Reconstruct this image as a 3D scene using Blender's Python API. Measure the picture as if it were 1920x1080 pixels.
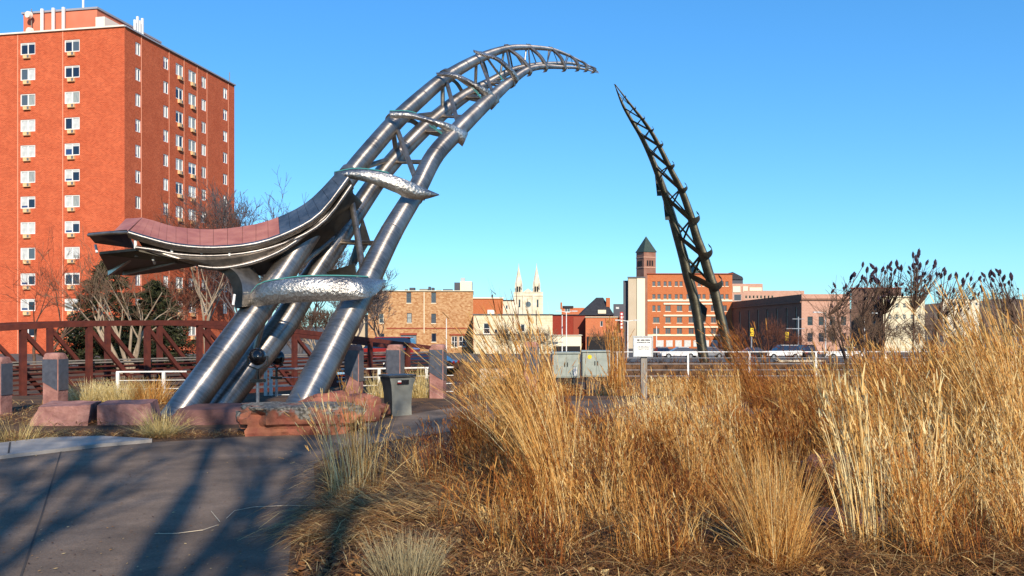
import bpy, bmesh, math, random
import numpy as np
from mathutils import Vector, Matrix, noise

for o in list(bpy.data.objects):
    bpy.data.objects.remove(o)
scene = bpy.context.scene
COL = scene.collection
R = math.radians
random.seed(11)

# ------------------------------------------------------------------ camera, sky, sun, exposure
F, CX, HY, EH = 1650.0, 960.0, 610.0, 1.6          # focal length / principal column / horizon row of the photograph, eye height
cam_d = bpy.data.cameras.new('camera'); cam = bpy.data.objects.new('camera', cam_d); COL.objects.link(cam)
cam.location = (0, 0, EH); cam.rotation_euler = (R(90), 0, 0)
cam_d.sensor_width = 36; cam_d.lens = 36 * F / 1920; cam_d.shift_y = (HY - 540) / 1920
cam_d.clip_start = .1; cam_d.clip_end = 6000
scene.camera = cam

SUN_EL, SUN_H = R(27), Vector((.25, -.968, 0)).normalized()      # sun behind the viewer, a little to the right
world = bpy.data.worlds.new('World'); scene.world = world; world.use_nodes = True
nt = world.node_tree; bg = nt.nodes['Background']
sky = nt.nodes.new('ShaderNodeTexSky'); sky.sky_type = 'NISHITA'; sky.sun_disc = False
sky.sun_elevation = SUN_EL; sky.sun_rotation = math.atan2(SUN_H.x, SUN_H.y)
sky.air_density = 1.0; sky.dust_density = .25; sky.ozone_density = 2.0; sky.altitude = 400
hs = nt.nodes.new('ShaderNodeHueSaturation'); hs.inputs['Hue'].default_value = .5; hs.inputs['Saturation'].default_value = 1.3
nt.links.new(sky.outputs[0], hs.inputs['Color']); gm = nt.nodes.new('ShaderNodeGamma'); gm.inputs[1].default_value = .7
mu = nt.nodes.new('ShaderNodeMix'); mu.data_type = 'RGBA'; mu.blend_type = 'MULTIPLY'; mu.inputs[0].default_value = 1; mu.inputs[7].default_value = (.70, 1.27, 1.75, 1)
nt.links.new(hs.outputs[0], gm.inputs[0]); nt.links.new(gm.outputs[0], mu.inputs[6]); nt.links.new(mu.outputs[2], bg.inputs['Color'])
bg.inputs['Strength'].default_value = .12
sun_d = bpy.data.lights.new('sun', 'SUN'); sun_d.energy = 4.6; sun_d.angle = R(.53); sun_d.color = (1, .87, .70)
sun = bpy.data.objects.new('sun', sun_d); COL.objects.link(sun)
SUNV = Vector((SUN_H.x * math.cos(SUN_EL), SUN_H.y * math.cos(SUN_EL), math.sin(SUN_EL)))
sun.rotation_euler = SUNV.to_track_quat('Z', 'Y').to_euler()
sun.location = (5, -10, 30)
vs = scene.view_settings; vs.view_transform = 'Standard'; vs.look = 'None'; vs.gamma = 1; vs.use_curve_mapping = False
vs.exposure = .58

# ------------------------------------------------------------------ helpers
def P(px, py, Y):
    return Vector(((px - CX) / F * Y, Y, EH + (HY - py) / F * Y))
def G(px, py, z=0.0):
    Y = (EH - z) * F / (py - HY)
    return Vector(((px - CX) / F * Y, Y, z))
def lin(h):
    c = [int(h[i:i + 2], 16) / 255 for i in (0, 2, 4)]
    return tuple((x / 12.92 if x <= .04045 else ((x + .055) / 1.055) ** 2.4) for x in c) + (1,)
def lerp(a, b, t): return a + (b - a) * t

class MB:
    def __init__(s): s.v = []; s.f = []; s.uv = []; s.hasuv = False
    def add(s, vs, fs, uvs=None):
        o = len(s.v); s.v += [Vector(q) for q in vs]
        for i, f in enumerate(fs):
            s.f.append([o + k for k in f]); s.uv.append(uvs[i] if uvs else None)
        if uvs: s.hasuv = True
        return s
    def box(s, c, size, ex=None, ey=None, ez=None):
        ex = Vector(ex or (1, 0, 0)); ey = Vector(ey or (0, 1, 0)); ez = Vector(ez or (0, 0, 1)); c = Vector(c)
        h = [q / 2 for q in size]
        vs = [c + ex * (h[0] * a) + ey * (h[1] * b) + ez * (h[2] * d) for d in (-1, 1) for b in (-1, 1) for a in (-1, 1)]
        return s.add(vs, [(0, 2, 3, 1), (4, 5, 7, 6), (0, 1, 5, 4), (2, 6, 7, 3), (0, 4, 6, 2), (1, 3, 7, 5)])
    def beam(s, a, b, w, h=None, up=(0, 0, 1)):
        a = Vector(a); b = Vector(b); h = h or w; d = (b - a); L = d.length; d.normalize()
        up = Vector(up)
        if abs(d.dot(up)) > .95: up = Vector((0, 1, 0))
        x = d.cross(up).normalized(); y = x.cross(d).normalized()
        return s.box((a + b) / 2, (w, h, L), x, y, d)
    def tube(s, pts, rads, n=12, cap=True, uvl=False):
        pts = [Vector(p) for p in pts]
        if not hasattr(rads, '__len__'): rads = [rads] * len(pts)
        o = len(s.v); prev = None; Ls = [0]
        for i in range(1, len(pts)): Ls.append(Ls[-1] + (pts[i] - pts[i - 1]).length)
        vs, fs, uvs = [], [], []
        for i, p in enumerate(pts):
            t = (pts[min(i + 1, len(pts) - 1)] - pts[max(i - 1, 0)]).normalized()
            if prev is None:
                a = Vector((0, 0, 1)) if abs(t.z) < .9 else Vector((0, 1, 0))
                x = t.cross(a).normalized()
            else:
                x = (prev - t * prev.dot(t)).normalized()
            prev = x; y = t.cross(x)
            for k in range(n):
                an = 2 * math.pi * k / n
                vs.append(p + (x * math.cos(an) + y * math.sin(an)) * rads[i])
        for i in range(len(pts) - 1):
            for k in range(n):
                k2 = (k + 1) % n
                fs.append((i * n + k, i * n + k2, (i + 1) * n + k2, (i + 1) * n + k))
                uvs.append([(k / n, Ls[i]), ((k + 1) / n, Ls[i]), ((k + 1) / n, Ls[i + 1]), (k / n, Ls[i + 1])])
        if cap:
            fs.append(tuple(range(n - 1, -1, -1))); uvs.append([(0, 0)] * n)
            m = (len(pts) - 1) * n
            fs.append(tuple(range(m, m + n))); uvs.append([(0, Ls[-1])] * n)
        return s.add(vs, fs, uvs if uvl else None)
    def prism(s, poly, ext):
        poly = [Vector(p) for p in poly]; ext = Vector(ext); n = len(poly)
        vs = poly + [p + ext for p in poly]
        fs = [tuple(range(n - 1, -1, -1)), tuple(range(n, 2 * n))]
        fs += [(i, (i + 1) % n, n + (i + 1) % n, n + i) for i in range(n)]
        return s.add(vs, fs)
    def strip(s, A, B, thick):
        """thick sheet between two polylines; thick = offset vector"""
        n = len(A); t = Vector(thick)
        vs = [Vector(p) for p in A] + [Vector(p) for p in B] + [Vector(p) + t for p in A] + [Vector(p) + t for p in B]
        fs = []
        for i in range(n - 1):
            fs += [(i, i + 1, n + i + 1, n + i), (2 * n + i, 3 * n + i, 3 * n + i + 1, 2 * n + i + 1),
                   (i, 2 * n + i, 2 * n + i + 1, i + 1), (n + i, n + i + 1, 3 * n + i + 1, 3 * n + i)]
        fs += [(0, n, 3 * n, 2 * n), (n - 1, 3 * n - 1, 4 * n - 1, 2 * n - 1)]
        return s.add(vs, fs)
    def mesh(s, name, mat, off=Vector((0, 0, 0)), smooth=False, fix=True):
        me = bpy.data.meshes.new(name)
        me.from_pydata([tuple(q - off) for q in s.v], [], s.f)
        if s.hasuv:
            ul = me.uv_layers.new(name='UVMap')
            for poly, uv in zip(me.polygons, s.uv):
                if uv:
                    for li, c in zip(poly.loop_indices, uv): ul.data[li].uv = c
        if fix:
            bm = bmesh.new(); bm.from_mesh(me); bmesh.ops.recalc_face_normals(bm, faces=bm.faces); bm.to_mesh(me); bm.free()
        me.materials.append(mat)
        if smooth:
            me.polygons.foreach_set('use_smooth', [True] * len(me.polygons))
            if smooth != 'all':
                me.set_sharp_from_angle(angle=R(smooth if smooth is not True else 40))
        return me

def link(name, me, parent=None, loc=(0, 0, 0), rz=0, label=None):
    o = bpy.data.objects.new(name, me); COL.objects.link(o); o.location = loc; o.rotation_euler = (0, 0, rz)
    if parent: o.parent = parent
    if label: o['label'] = label
    return o
def tag(o, label, cat, group=None):
    o['label'] = label; o['category'] = cat
    if group: o['group'] = group
    return o
class Thing:
    def __init__(s, name, label, cat, base=(0, 0, 0), group=None):
        s.o = bpy.data.objects.new(name, None); COL.objects.link(s.o); s.base = Vector(base); s.o.location = s.base
        s.o.empty_display_size = .2
        tag(s.o, label, cat, group)
    def part(s, name, mb, mat, parent=None, smooth=False, label=None, fix=True):
        return link(name, mb.mesh(name, mat, s.base, smooth, fix), parent or s.o, label=label)
def single(name, mb, mat, label, cat, base=None, group=None, smooth=False, fix=True):
    base = Vector(base) if base is not None else Vector((0, 0, 0))
    return tag(link(name, mb.mesh(name, mat, base, smooth, fix), None, base), label, cat, group)
def struct(name, mb, mat, kind='structure', smooth=False, fix=True, parent=None):
    o = link(name, mb.mesh(name, mat, smooth=smooth, fix=fix), parent)
    if not parent: o['kind'] = kind
    return o
def crom(pts, n):
    """Catmull-Rom through vectors (any dimension, as tuples)"""
    A = np.array(pts, float); out = []
    for i in range(len(A) - 1):
        p0 = A[max(i - 1, 0)]; p1 = A[i]; p2 = A[i + 1]; p3 = A[min(i + 2, len(A) - 1)]
        for k in range(n):
            t = k / n
            out.append(.5 * ((2 * p1) + (-p0 + p2) * t + (2 * p0 - 5 * p1 + 4 * p2 - p3) * t * t + (-p0 + 3 * p1 - 3 * p2 + p3) * t ** 3))
    out.append(A[-1]); return np.array(out)

# ------------------------------------------------------------------ materials
MATS = {}
def mat(name, c1, c2=None, scale=4, rough=.85, metal=0, bump=0, bscale=30, detail=5, mixlo=.35, mixhi=.65, spec=.4, coat=0, stretch=None, coord='Object'):
    if name in MATS: return MATS[name]
    m = bpy.data.materials.new(name); m.use_nodes = True; n = m.node_tree; L = n.links
    b = n.nodes['Principled BSDF']
    b.inputs['Roughness'].default_value = rough; b.inputs['Metallic'].default_value = metal
    b.inputs['Specular IOR Level'].default_value = spec; b.inputs['Coat Weight'].default_value = coat
    c1 = lin(c1) if isinstance(c1, str) else c1
    tc = n.nodes.new('ShaderNodeTexCoord'); mp = n.nodes.new('ShaderNodeMapping'); L.new(tc.outputs[coord], mp.inputs[0])
    if stretch: mp.inputs['Scale'].default_value = stretch
    if c2 is None:
        b.inputs['Base Color'].default_value = c1
    else:
        c2 = lin(c2) if isinstance(c2, str) else c2
        nz = n.nodes.new('ShaderNodeTexNoise'); nz.inputs['Scale'].default_value = scale; nz.inputs['Detail'].default_value = detail
        L.new(mp.outputs[0], nz.inputs['Vector'])
        cr = n.nodes.new('ShaderNodeValToRGB'); cr.color_ramp.elements[0].position = mixlo; cr.color_ramp.elements[1].position = mixhi
        cr.color_ramp.elements[0].color = c1; cr.color_ramp.elements[1].color = c2
        L.new(nz.outputs[0], cr.inputs[0]); L.new(cr.outputs[0], b.inputs['Base Color'])
    if bump:
        nb = n.nodes.new('ShaderNodeTexNoise'); nb.inputs['Scale'].default_value = bscale; nb.inputs['Detail'].default_value = 6
        L.new(mp.outputs[0], nb.inputs['Vector'])
        bp = n.nodes.new('ShaderNodeBump'); bp.inputs['Strength'].default_value = bump; bp.inputs['Distance'].default_value = .03
        L.new(nb.outputs[0], bp.inputs['Height']); L.new(bp.outputs[0], b.inputs['Normal'])
    MATS[name] = m; return m

def brick_mat(name, c1, c2, mortar, scale, stain='000000', stainmix=.0, face=None, bump=.25, row=.25, bw=.5, ns=.35, ms=.02):
    """brickwork; coordinates run along the wall (x+y mixed) and up"""
    m = bpy.data.materials.new(name); m.use_nodes = True; n = m.node_tree; L = n.links; b = n.nodes['Principled BSDF']
    b.inputs['Roughness'].default_value = .9; b.inputs['Specular IOR Level'].default_value = .2
    tc = n.nodes.new('ShaderNodeTexCoord'); sx = n.nodes.new('ShaderNodeSeparateXYZ'); L.new(tc.outputs['Object'], sx.inputs[0])
    ad = n.nodes.new('ShaderNodeMath'); ad.operation = 'ADD'; L.new(sx.outputs[0], ad.inputs[0]); L.new(sx.outputs[1], ad.inputs[1])
    cx = n.nodes.new('ShaderNodeCombineXYZ'); L.new(ad.outputs[0], cx.inputs[0]); L.new(sx.outputs[2], cx.inputs[1])
    br = n.nodes.new('ShaderNodeTexBrick'); L.new(cx.outputs[0], br.inputs['Vector'])
    br.inputs['Color1'].default_value = lin(c1); br.inputs['Color2'].default_value = lin(c2); br.inputs['Mortar'].default_value = lin(mortar)
    br.inputs['Scale'].default_value = scale; br.inputs['Mortar Size'].default_value = ms
    br.inputs['Brick Width'].default_value = bw; br.inputs['Row Height'].default_value = row
    nz = n.nodes.new('ShaderNodeTexNoise'); nz.inputs['Scale'].default_value = ns; nz.inputs['Detail'].default_value = 8
    nz.inputs['Roughness'].default_value = .7
    L.new(tc.outputs['Object'], nz.inputs['Vector'])
    mr = n.nodes.new('ShaderNodeMapRange'); mr.inputs[1].default_value = .35; mr.inputs[2].default_value = .75; mr.inputs[3].default_value = 0; mr.inputs[4].default_value = stainmix
    L.new(nz.outputs[0], mr.inputs[0])
    mx = n.nodes.new('ShaderNodeMix'); mx.data_type = 'RGBA'; L.new(mr.outputs[0], mx.inputs[0]); L.new(br.outputs[0], mx.inputs[6]); mx.inputs[7].default_value = lin(stain)
    L.new(mx.outputs[2], b.inputs['Base Color'])
    bp = n.nodes.new('ShaderNodeBump'); bp.inputs['Strength'].default_value = bump; bp.inputs['Distance'].default_value = .02
    L.new(br.outputs['Fac'], bp.inputs['Height']); bp.invert = True; L.new(bp.outputs[0], b.inputs['Normal'])
    MATS[name] = m; return m

def steel_mat(name, c1, c2, rough=.3, uv=True, hammered=False):
    m = bpy.data.materials.new(name); m.use_nodes = True; n = m.node_tree; L = n.links; b = n.nodes['Principled BSDF']
    b.inputs['Metallic'].default_value = .92
    tc = n.nodes.new('ShaderNodeTexCoord')
    mp = n.nodes.new('ShaderNodeMapping'); L.new(tc.outputs['UV' if uv else 'Object'], mp.inputs[0])
    if uv: mp.inputs['Scale'].default_value = (5, 22, 1)
    nz = n.nodes.new('ShaderNodeTexNoise'); nz.inputs['Scale'].default_value = 1.0 if uv else (38 if hammered else 5); nz.inputs['Detail'].default_value = 7
    nz.inputs['Roughness'].default_value = .75
    L.new(mp.outputs[0], nz.inputs['Vector'])
    n2 = n.nodes.new('ShaderNodeTexNoise'); n2.inputs['Scale'].default_value = 1.3; n2.inputs['Detail'].default_value = 6
    L.new(tc.outputs['Object'], n2.inputs['Vector'])
    ad = n.nodes.new('ShaderNodeMath'); ad.operation = 'ADD'; L.new(nz.outputs[0], ad.inputs[0]); L.new(n2.outputs[0], ad.inputs[1])
    cr = n.nodes.new('ShaderNodeValToRGB'); cr.color_ramp.elements[0].position = .38; cr.color_ramp.elements[1].position = .62
    hv = n.nodes.new('ShaderNodeMath'); hv.operation = 'MULTIPLY'; hv.inputs[1].default_value = .5; L.new(ad.outputs[0], hv.inputs[0])
    L.new(hv.outputs[0], cr.inputs[0]); cr.color_ramp.elements[0].color = lin(c1); cr.color_ramp.elements[1].color = lin(c2)
    L.new(cr.outputs[0], b.inputs['Base Color'])
    mr = n.nodes.new('ShaderNodeMapRange'); mr.inputs[3].default_value = rough - .08; mr.inputs[4].default_value = rough + .16
    L.new(nz.outputs[0], mr.inputs[0]); L.new(mr.outputs[0], b.inputs['Roughness'])
    bp = n.nodes.new('ShaderNodeBump'); bp.inputs['Strength'].default_value = .45 if hammered else .2; bp.inputs['Distance'].default_value = .03 if hammered else .006
    if hammered:
        vo = n.nodes.new('ShaderNodeTexVoronoi'); vo.inputs['Scale'].default_value = 15; L.new(tc.outputs['Object'], vo.inputs['Vector'])
        a2 = n.nodes.new('ShaderNodeMath'); a2.operation = 'ADD'; L.new(vo.outputs[0], a2.inputs[0]); L.new(nz.outputs[0], a2.inputs[1]); L.new(a2.outputs[0], bp.inputs['Height'])
    else:
        L.new(nz.outputs[0], bp.inputs['Height'])
    L.new(bp.outputs[0], b.inputs['Normal'])
    if uv:      # brushed round the tube: the highlight runs along it
        tg = n.nodes.new('ShaderNodeTangent'); tg.direction_type = 'UV_MAP'; tg.uv_map = 'UVMap'
        L.new(tg.outputs[0], b.inputs['Tangent']); b.inputs['Anisotropic'].default_value = .9; b.inputs['Anisotropic Rotation'].default_value = .25
    MATS[name] = m; return m

def glass_mat(name, c, rough=.08):
    m = mat(name, c, rough=rough, spec=.8); return m

def tone_mat(name, stops, transl=.3, rough=.7):
    """dry grass: colour by the stem's own tone"""
    m = bpy.data.materials.new(name); m.use_nodes = True; n = m.node_tree; L = n.links; b = n.nodes['Principled BSDF']
    at = n.nodes.new('ShaderNodeAttribute'); at.attribute_name = 'tone'
    cr = n.nodes.new('ShaderNodeValToRGB')
    while len(cr.color_ramp.elements) < len(stops): cr.color_ramp.elements.new(.5)
    for e, (p, c) in zip(cr.color_ramp.elements, stops): e.position = p; e.color = lin(c)
    L.new(at.outputs['Fac'], cr.inputs[0]); L.new(cr.outputs[0], b.inputs['Base Color'])
    b.inputs['Roughness'].default_value = rough; b.inputs['Specular IOR Level'].default_value = .25
    tr = n.nodes.new('ShaderNodeBsdfTranslucent'); L.new(cr.outputs[0], tr.inputs[0])
    mx = n.nodes.new('ShaderNodeMixShader'); mx.inputs[0].default_value = transl
    L.new(b.outputs[0], mx.inputs[1]); L.new(tr.outputs[0], mx.inputs[2])
    L.new(mx.outputs[0], n.nodes['Material Output'].inputs[0])
    MATS[name] = m; return m

M = MATS
steel_mat('steel_tube', '6f6b68', 'bdb5ae', .40)
steel_mat('steel_plain', '726c65', 'b0a69a', .36, uv=False)
steel_mat('steel_hammered', '6a6764', 'd0ccc6', .26, uv=False, hammered=True)
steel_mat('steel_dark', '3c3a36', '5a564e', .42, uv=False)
steel_mat('steel_far', '5a574b', '8c8674', .45, uv=True)
steel_mat('steel_far_plain', '504d44', '7a7565', .45, uv=False)
mat('wing_panel', '96594a', 'ab6e5c', scale=3, rough=.5, bump=.1, bscale=6)
mat('teal_glass', '3f7f7c', rough=.15, spec=.8)
mat('apt_frame', 'dedcd8', rough=.6); mat('apt_ac', 'd8b88c', 'c79a68', scale=8, rough=.7)
mat('apt_strip', 'd18f72', rough=.8)
brick_mat('apt_brick', 'c25a36', 'a34424', 'c27e62', 2.2, '8a3018', .4, ns=.8)
mat('penthouse_stucco', 'c5745a', 'bb6a50', scale=.5, rough=.9)
mat('coping_white', 'd8cdc0', rough=.8); mat('coping_grey', '8d8f98', rough=.6)
glass_mat('pane_dark', '1a2233'); glass_mat('pane_blue', '2a3c66'); mat('pane_blind', 'c3c4c2', 'acaeac', scale=3, rough=.35, spec=.6)
mat('pane_curtain', '9da29f', '757b7a', scale=5, rough=.4, spec=.6, stretch=(9, 9, .4)); glass_mat('pane_grey', '4a545c')
mat('white_paint', 'd9d9d6', 'c6c6c2', scale=12, rough=.5); mat('galv', '9a9da0', 'b3b5b6', scale=20, rough=.4, metal=.6)
mat('rust_steel', '461b12', '592519', scale=6, rough=.75, bump=.15, bscale=40)
mat('rust_dark', '40180f', '522016', scale=6, rough=.8)
mat('rail_grey', '77706a', '8a827a', scale=9, rough=.6, metal=.3)
mat('quartzite', '7a534d', 'a0756b', scale=5, rough=.85, bump=.5, bscale=18)
mat('quartzite_red', '784236', '96604c', scale=3.5, rough=.9, bump=.7, bscale=12)
mat('quartzite_slab', '5e3e36', '74504a', scale=3, rough=.85, bump=.35, bscale=22)
mat('pillar_panel', '40434d', '4d505a', scale=14, rough=.28, spec=.6, bump=.04)
mat('bin_grey', '74756e', '84857d', scale=6, rough=.45, metal=.2); mat('bin_dark', '2a2a2b', '363636', scale=8, rough=.5)
mat('black_metal', '141416', '1d1d20', scale=20, rough=.25, spec=.7)
mat('cabinet_green', '7f8780', '8d958e', scale=7, rough=.5); mat('yellow_paint', 'd9b400', rough=.5)
mat('wood_post', '77726b', '8c8780', scale=6, rough=.9, bump=.3, stretch=(4, 4, .6))
mat('sign_white', 'd5d5d0', 'c8c8c2', scale=30, rough=.4); mat('sign_ink', '3a3c44', rough=.6)
mat('bark_pale', '7a6a58', '9a8a76', scale=6, rough=.95, bump=.4, bscale=25, stretch=(1, 1, .25))
mat('bark_dark', '4a372c', '5f4a3c', scale=6, rough=.95); mat('bark_blue', '4c4648', '5c5455', scale=3, rough=.95)
mat('twig_tan', '5f4c3c', '76614c', scale=4, rough=.95)
mat('bronze_dark', '15140f', '211f1a', scale=2, rough=.6)
mat('twig_red', '5a3426', '6e4432', scale=4, rough=.95)
mat('sumac_head', '2a2030', '46303a', scale=14, rough=.95, bump=.6, bscale=60)
mat('roof_grey', '55565a', '66666a', scale=2, rough=.9); mat('roof_green', '2a3834', '36463f', scale=2, rough=.7); mat('roof_dark', '26272b', '33343a', scale=2, rough=.8)
mat('tyre', '141414', rough=.9); mat('hub', '8a8c90', rough=.35, metal=.8)
mat('car_white', 'd8d8d6', rough=.3, coat=.6); mat('car_dark', '1c1f28', rough=.3, coat=.6); mat('car_red', '7d1712', rough=.3, coat=.6); mat('car_silver', '8c8f94', rough=.3, metal=.5, coat=.6)
mat('tail_light', 'a01008', rough=.3); mat('head_light', 'd8d8d0', rough=.15)
tone_mat('grass_gold', [(0, '4a2210'), (.2, '8c4c1e'), (.48, 'bd8440'), (.76, 'd9b06a'), (1, 'eedca8')])
tone_mat('grass_pale', [(0, '7a6238'), (.4, 'b39a5c'), (.75, 'd3bd80'), (1, 'e6d9ac')])
tone_mat('grass_grey', [(0, '5e5340'), (.4, '8b7d5e'), (.8, 'b0a27c'), (1, 'c8bd9a')])
tone_mat('grass_litter', [(0, '2c1c12'), (.3, '543520'), (.55, '84582f'), (.8, 'ab8450'), (1, 'd2b57c')], transl=.1)
tone_mat('spruce_needles', [(0, '171b10'), (.5, '2b301c'), (1, '4a4a2a')], transl=.1)
# ------------------------------------------------------------------ ground, path, river
def interp(x, xs, ys):
    return float(np.interp(x, xs, ys))
YS = [-80, 20, 24, 33, 37, 53, 57, 90, 110, 160, 260, 5000]
ZR = [0, 0, -.35, -.5, -3.8, -3.8, -.8, -2, -2.6, -3.4, -4, -4]
ZL = [0, 0, -.45, -.8, -1.0, -1.1, -1.1, -1.3, -2.4, -3.4, -4, -4]
def zg(X, Y):
    w = min(1, max(0, (X + 14) / 8))
    z = lerp(interp(Y, YS, ZL), interp(Y, YS, ZR), w)
    if Y > 30: z += .06 * noise.noise((X * .2, Y * .2, 0))
    return z
mat('soil', '33241a', '6b4c30', scale=2.2, rough=1, bump=.8, bscale=14, detail=9, mixlo=.3, mixhi=.72)
mat('asphalt', '4c4a48', '5c5853', scale=.6, rough=.95)
def grid(name, xs, ys, m):
    mb = MB(); vs = [(x, y, zg(x, y)) for y in ys for x in xs]; n = len(xs)
    mb.add(vs, [(j * n + i, j * n + i + 1, (j + 1) * n + i + 1, (j + 1) * n + i) for j in range(len(ys) - 1) for i in range(n - 1)])
    return struct(name, mb, m, smooth=True, fix=False)
gx = [-900, -300, -120, -60, -40] + [-30 + 2 * i for i in range(31)] + [40, 60, 90, 150, 400, 1200]
grid('ground', gx, [-80, -40, -20, -10, 0, 5, 10, 15, 18, 20, 22, 24, 27, 30, 33, 35, 37, 42, 48, 53, 55, 57], M['soil'])
grid('street', gx, [57, 60, 70, 80, 90, 100, 110, 130, 160, 200, 260, 400, 800, 1600, 4500], M['asphalt'])
mb = MB(); mb.add([(-16, 34, -3.2), (400, 34, -3.2), (400, 56, -3.2), (-16, 56, -3.2)], [(0, 1, 2, 3)])
mat('river_water', '2c3a38', rough=.08, spec=.6, bump=.1, bscale=3)
struct('river', mb, M['river_water'])

pm_ = mat('path_concrete', '54463a', '7a6858', scale=.8, rough=.9, bump=.3, bscale=70, detail=10)
n_ = pm_.node_tree; b_ = n_.nodes['Principled BSDF']; src_ = b_.inputs['Base Color'].links[0].from_socket
tc_ = [q for q in n_.nodes if q.type == 'TEX_COORD'][0]
v_ = n_.nodes.new('ShaderNodeTexNoise'); v_.inputs['Scale'].default_value = 55; v_.inputs['Detail'].default_value = 4; n_.links.new(tc_.outputs['Object'], v_.inputs['Vector'])
s_ = n_.nodes.new('ShaderNodeTexNoise'); s_.inputs['Scale'].default_value = 3.2; s_.inputs['Detail'].default_value = 10; s_.inputs['Roughness'].default_value = .75; n_.links.new(tc_.outputs['Object'], s_.inputs['Vector'])
a_ = n_.nodes.new('ShaderNodeMath'); a_.operation = 'ADD'; n_.links.new(v_.outputs[0], a_.inputs[0]); n_.links.new(s_.outputs[0], a_.inputs[1])
r_ = n_.nodes.new('ShaderNodeMapRange'); r_.inputs[1].default_value = .7; r_.inputs[2].default_value = 1.3; r_.inputs[3].default_value = .72; r_.inputs[4].default_value = 1.25; n_.links.new(a_.outputs[0], r_.inputs[0])
x_ = n_.nodes.new('ShaderNodeVectorMath'); x_.operation = 'SCALE'; n_.links.new(src_, x_.inputs[0]); n_.links.new(r_.outputs[0], x_.inputs['Scale']); n_.links.new(x_.outputs[0], b_.inputs['Base Color'])
mat('kerb_concrete', '918a83', 'a59d94', scale=3, rough=.9, bump=.2, bscale=50)
edge_far = [G(-300, 858), G(0, 838), G(130, 826), G(250, 831), G(330, 828), G(460, 819), G(640, 806), G(720, 786), G(800, 772), G(900, 757), G(1240, 748), G(1700, 746)]
edge_near = [G(1700, 775), G(1240, 778), G(900, 802), G(760, 822), G(640, 842), G(588, 872), G(592, 950), G(548, 1000), G(538, 1090)]
poly = [Vector((-16, -8, 0))] + edge_far + edge_near + [Vector((-1.3, 2, 0)), Vector((-.6, -8, 0))]
mb = MB(); mb.add([p + Vector((0, 0, .006)) for p in poly], [tuple(range(len(poly) - 1, -1, -1))])
path = struct('path', mb, M['path_concrete'])
# recessed joints of the path slabs (thin dark gaps)
mat('joint_dark', '423b37', rough=1)
def joint(a, b, w=.007):
    mb = MB(); a = Vector(a); b = Vector(b); d = (b - a).normalized(); x = Vector((-d.y, d.x, 0)) * w
    z = Vector((0, 0, .010)); mb.add([a - x + z, b - x + z, b + x + z, a + x + z], [(0, 1, 2, 3)])
    struct('slab_joint', mb, M['joint_dark'], parent=path)
joint(G(30, 1110), G(80, 962)); joint(G(80, 962), G(118, 836))
# kerb strip
lo = [G(-300, 915), G(-100, 876), G(0, 862), G(90, 851), G(190, 839), G(285, 830.5)]
hi = [G(-300, 858), G(-100, 842), G(0, 837), G(90, 826.5), G(190, 823.5), G(285, 829)]
mb = MB(); mb.strip([p + Vector((0, 0, .05)) for p in lo], [p + Vector((0, 0, .05)) for p in hi], (0, 0, -.1))
struct('kerb', mb, M['kerb_concrete'])
joint(G(16, 858) + Vector((0, 0, .045)), G(19, 836.5) + Vector((0, 0, .045)), .01)

# ------------------------------------------------------------------ the steel arch
def Yc(px):
    k = (px - CX) / F
    return 17 + .919 * ((17 * k + 4.6) / (.395 - .919 * k))
ST = [((338, 778), (418, 752), (562, 772), .30), ((452, 622), (521, 622), (638, 622), .285), ((508, 545), (571, 545), (679, 545), .272),
      ((588, 425), (645, 432), (733, 437), .240), ((655, 330), (703, 345), (780, 358), .222), ((700, 275), (744, 294), (815, 292), .220),
      ((742, 228), (790, 246), (857, 246), .218), ((790, 183), (830, 211), (890, 213), .205), ((838, 144), (868, 182), (922, 183), .185),
      ((902, 108), (915, 156), (956, 154), .145), ((952, 91), (960, 132), (990, 131), .106), ((993, 89), (1005, 122), (1020, 125), .088),
      ((1035, 93), (1045, 119), (1055, 126), .068), ((1068, 105), (1073, 119), (1080, 127), .05), ((1102, 122), (1103, 127), (1105, 132), .03), ((1121, 134), (1122, 135), (1123, 137), .012)]
n_st = len(ST)
TA, TB, TC, RAD = [], [], [], []
for i, (a, b, c, r) in enumerate(ST):
    yc = Yc((a[0] + b[0] + c[0]) / 3); s = max(.05, min(1, r / .28))
    TA.append(tuple(P(*a, yc - .5 * s))); TB.append(tuple(P(*b, yc + 1.05 * s))); TC.append(tuple(P(*c, yc - .5 * s))); RAD.append(r)
K = 8
for T_ in (TA, TB, TC):
    v0, v1 = Vector(T_[0]), Vector(T_[1]); T_[0] = tuple(v0 + (v0 - v1).normalized() * .45)
A_, B_, C_ = crom(TA, K), crom(TB, K), crom(TC, K); R_ = crom([(r,) for r in RAD], K)[:, 0]
def at(T, t): # t in station units
    x = min(max(t, 0), n_st - 1) * K; i = min(int(x), len(T) - 2); f = x - i
    return Vector(T[i] * (1 - f) + T[i + 1] * f)
def rat(t):
    x = min(max(t, 0), n_st - 1) * K; i = min(int(x), len(R_) - 2); return float(R_[i] * (1 - (x - i)) + R_[i + 1] * (x - i))
arch = Thing('steel_arch', 'near half of the brushed steel arch, three leaning tube legs carrying a winged platform', 'sculpture', (-4.6, 16.6, 0))
for T in (A_, B_, C_):
    mb = MB(); mb.tube(T, list(R_), 28, uvl=True); arch.part('tube', mb, M['steel_tube'], smooth=50)
    # weld collars
    for t in (1.5, 3.0, 5.0, 7.0, 8.5):
        p = at(T, t); q = at(T, t + .02); d = (q - p).normalized(); w = .03
        mb = MB(); mb.tube([p, p + d * w], rat(t) * 1.012, 28); arch.part('weld_collar', mb, M['steel_plain'], smooth=50)
def strut(th, a, b, r, m='steel_plain', name='strut'):
    mb = MB(); mb.tube([a, b], r, 10); th.part(name, mb, M[m], smooth=40)
nodes = [2, 4, 6, 8, 9, 10, 11, 12, 13, 14]
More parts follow.
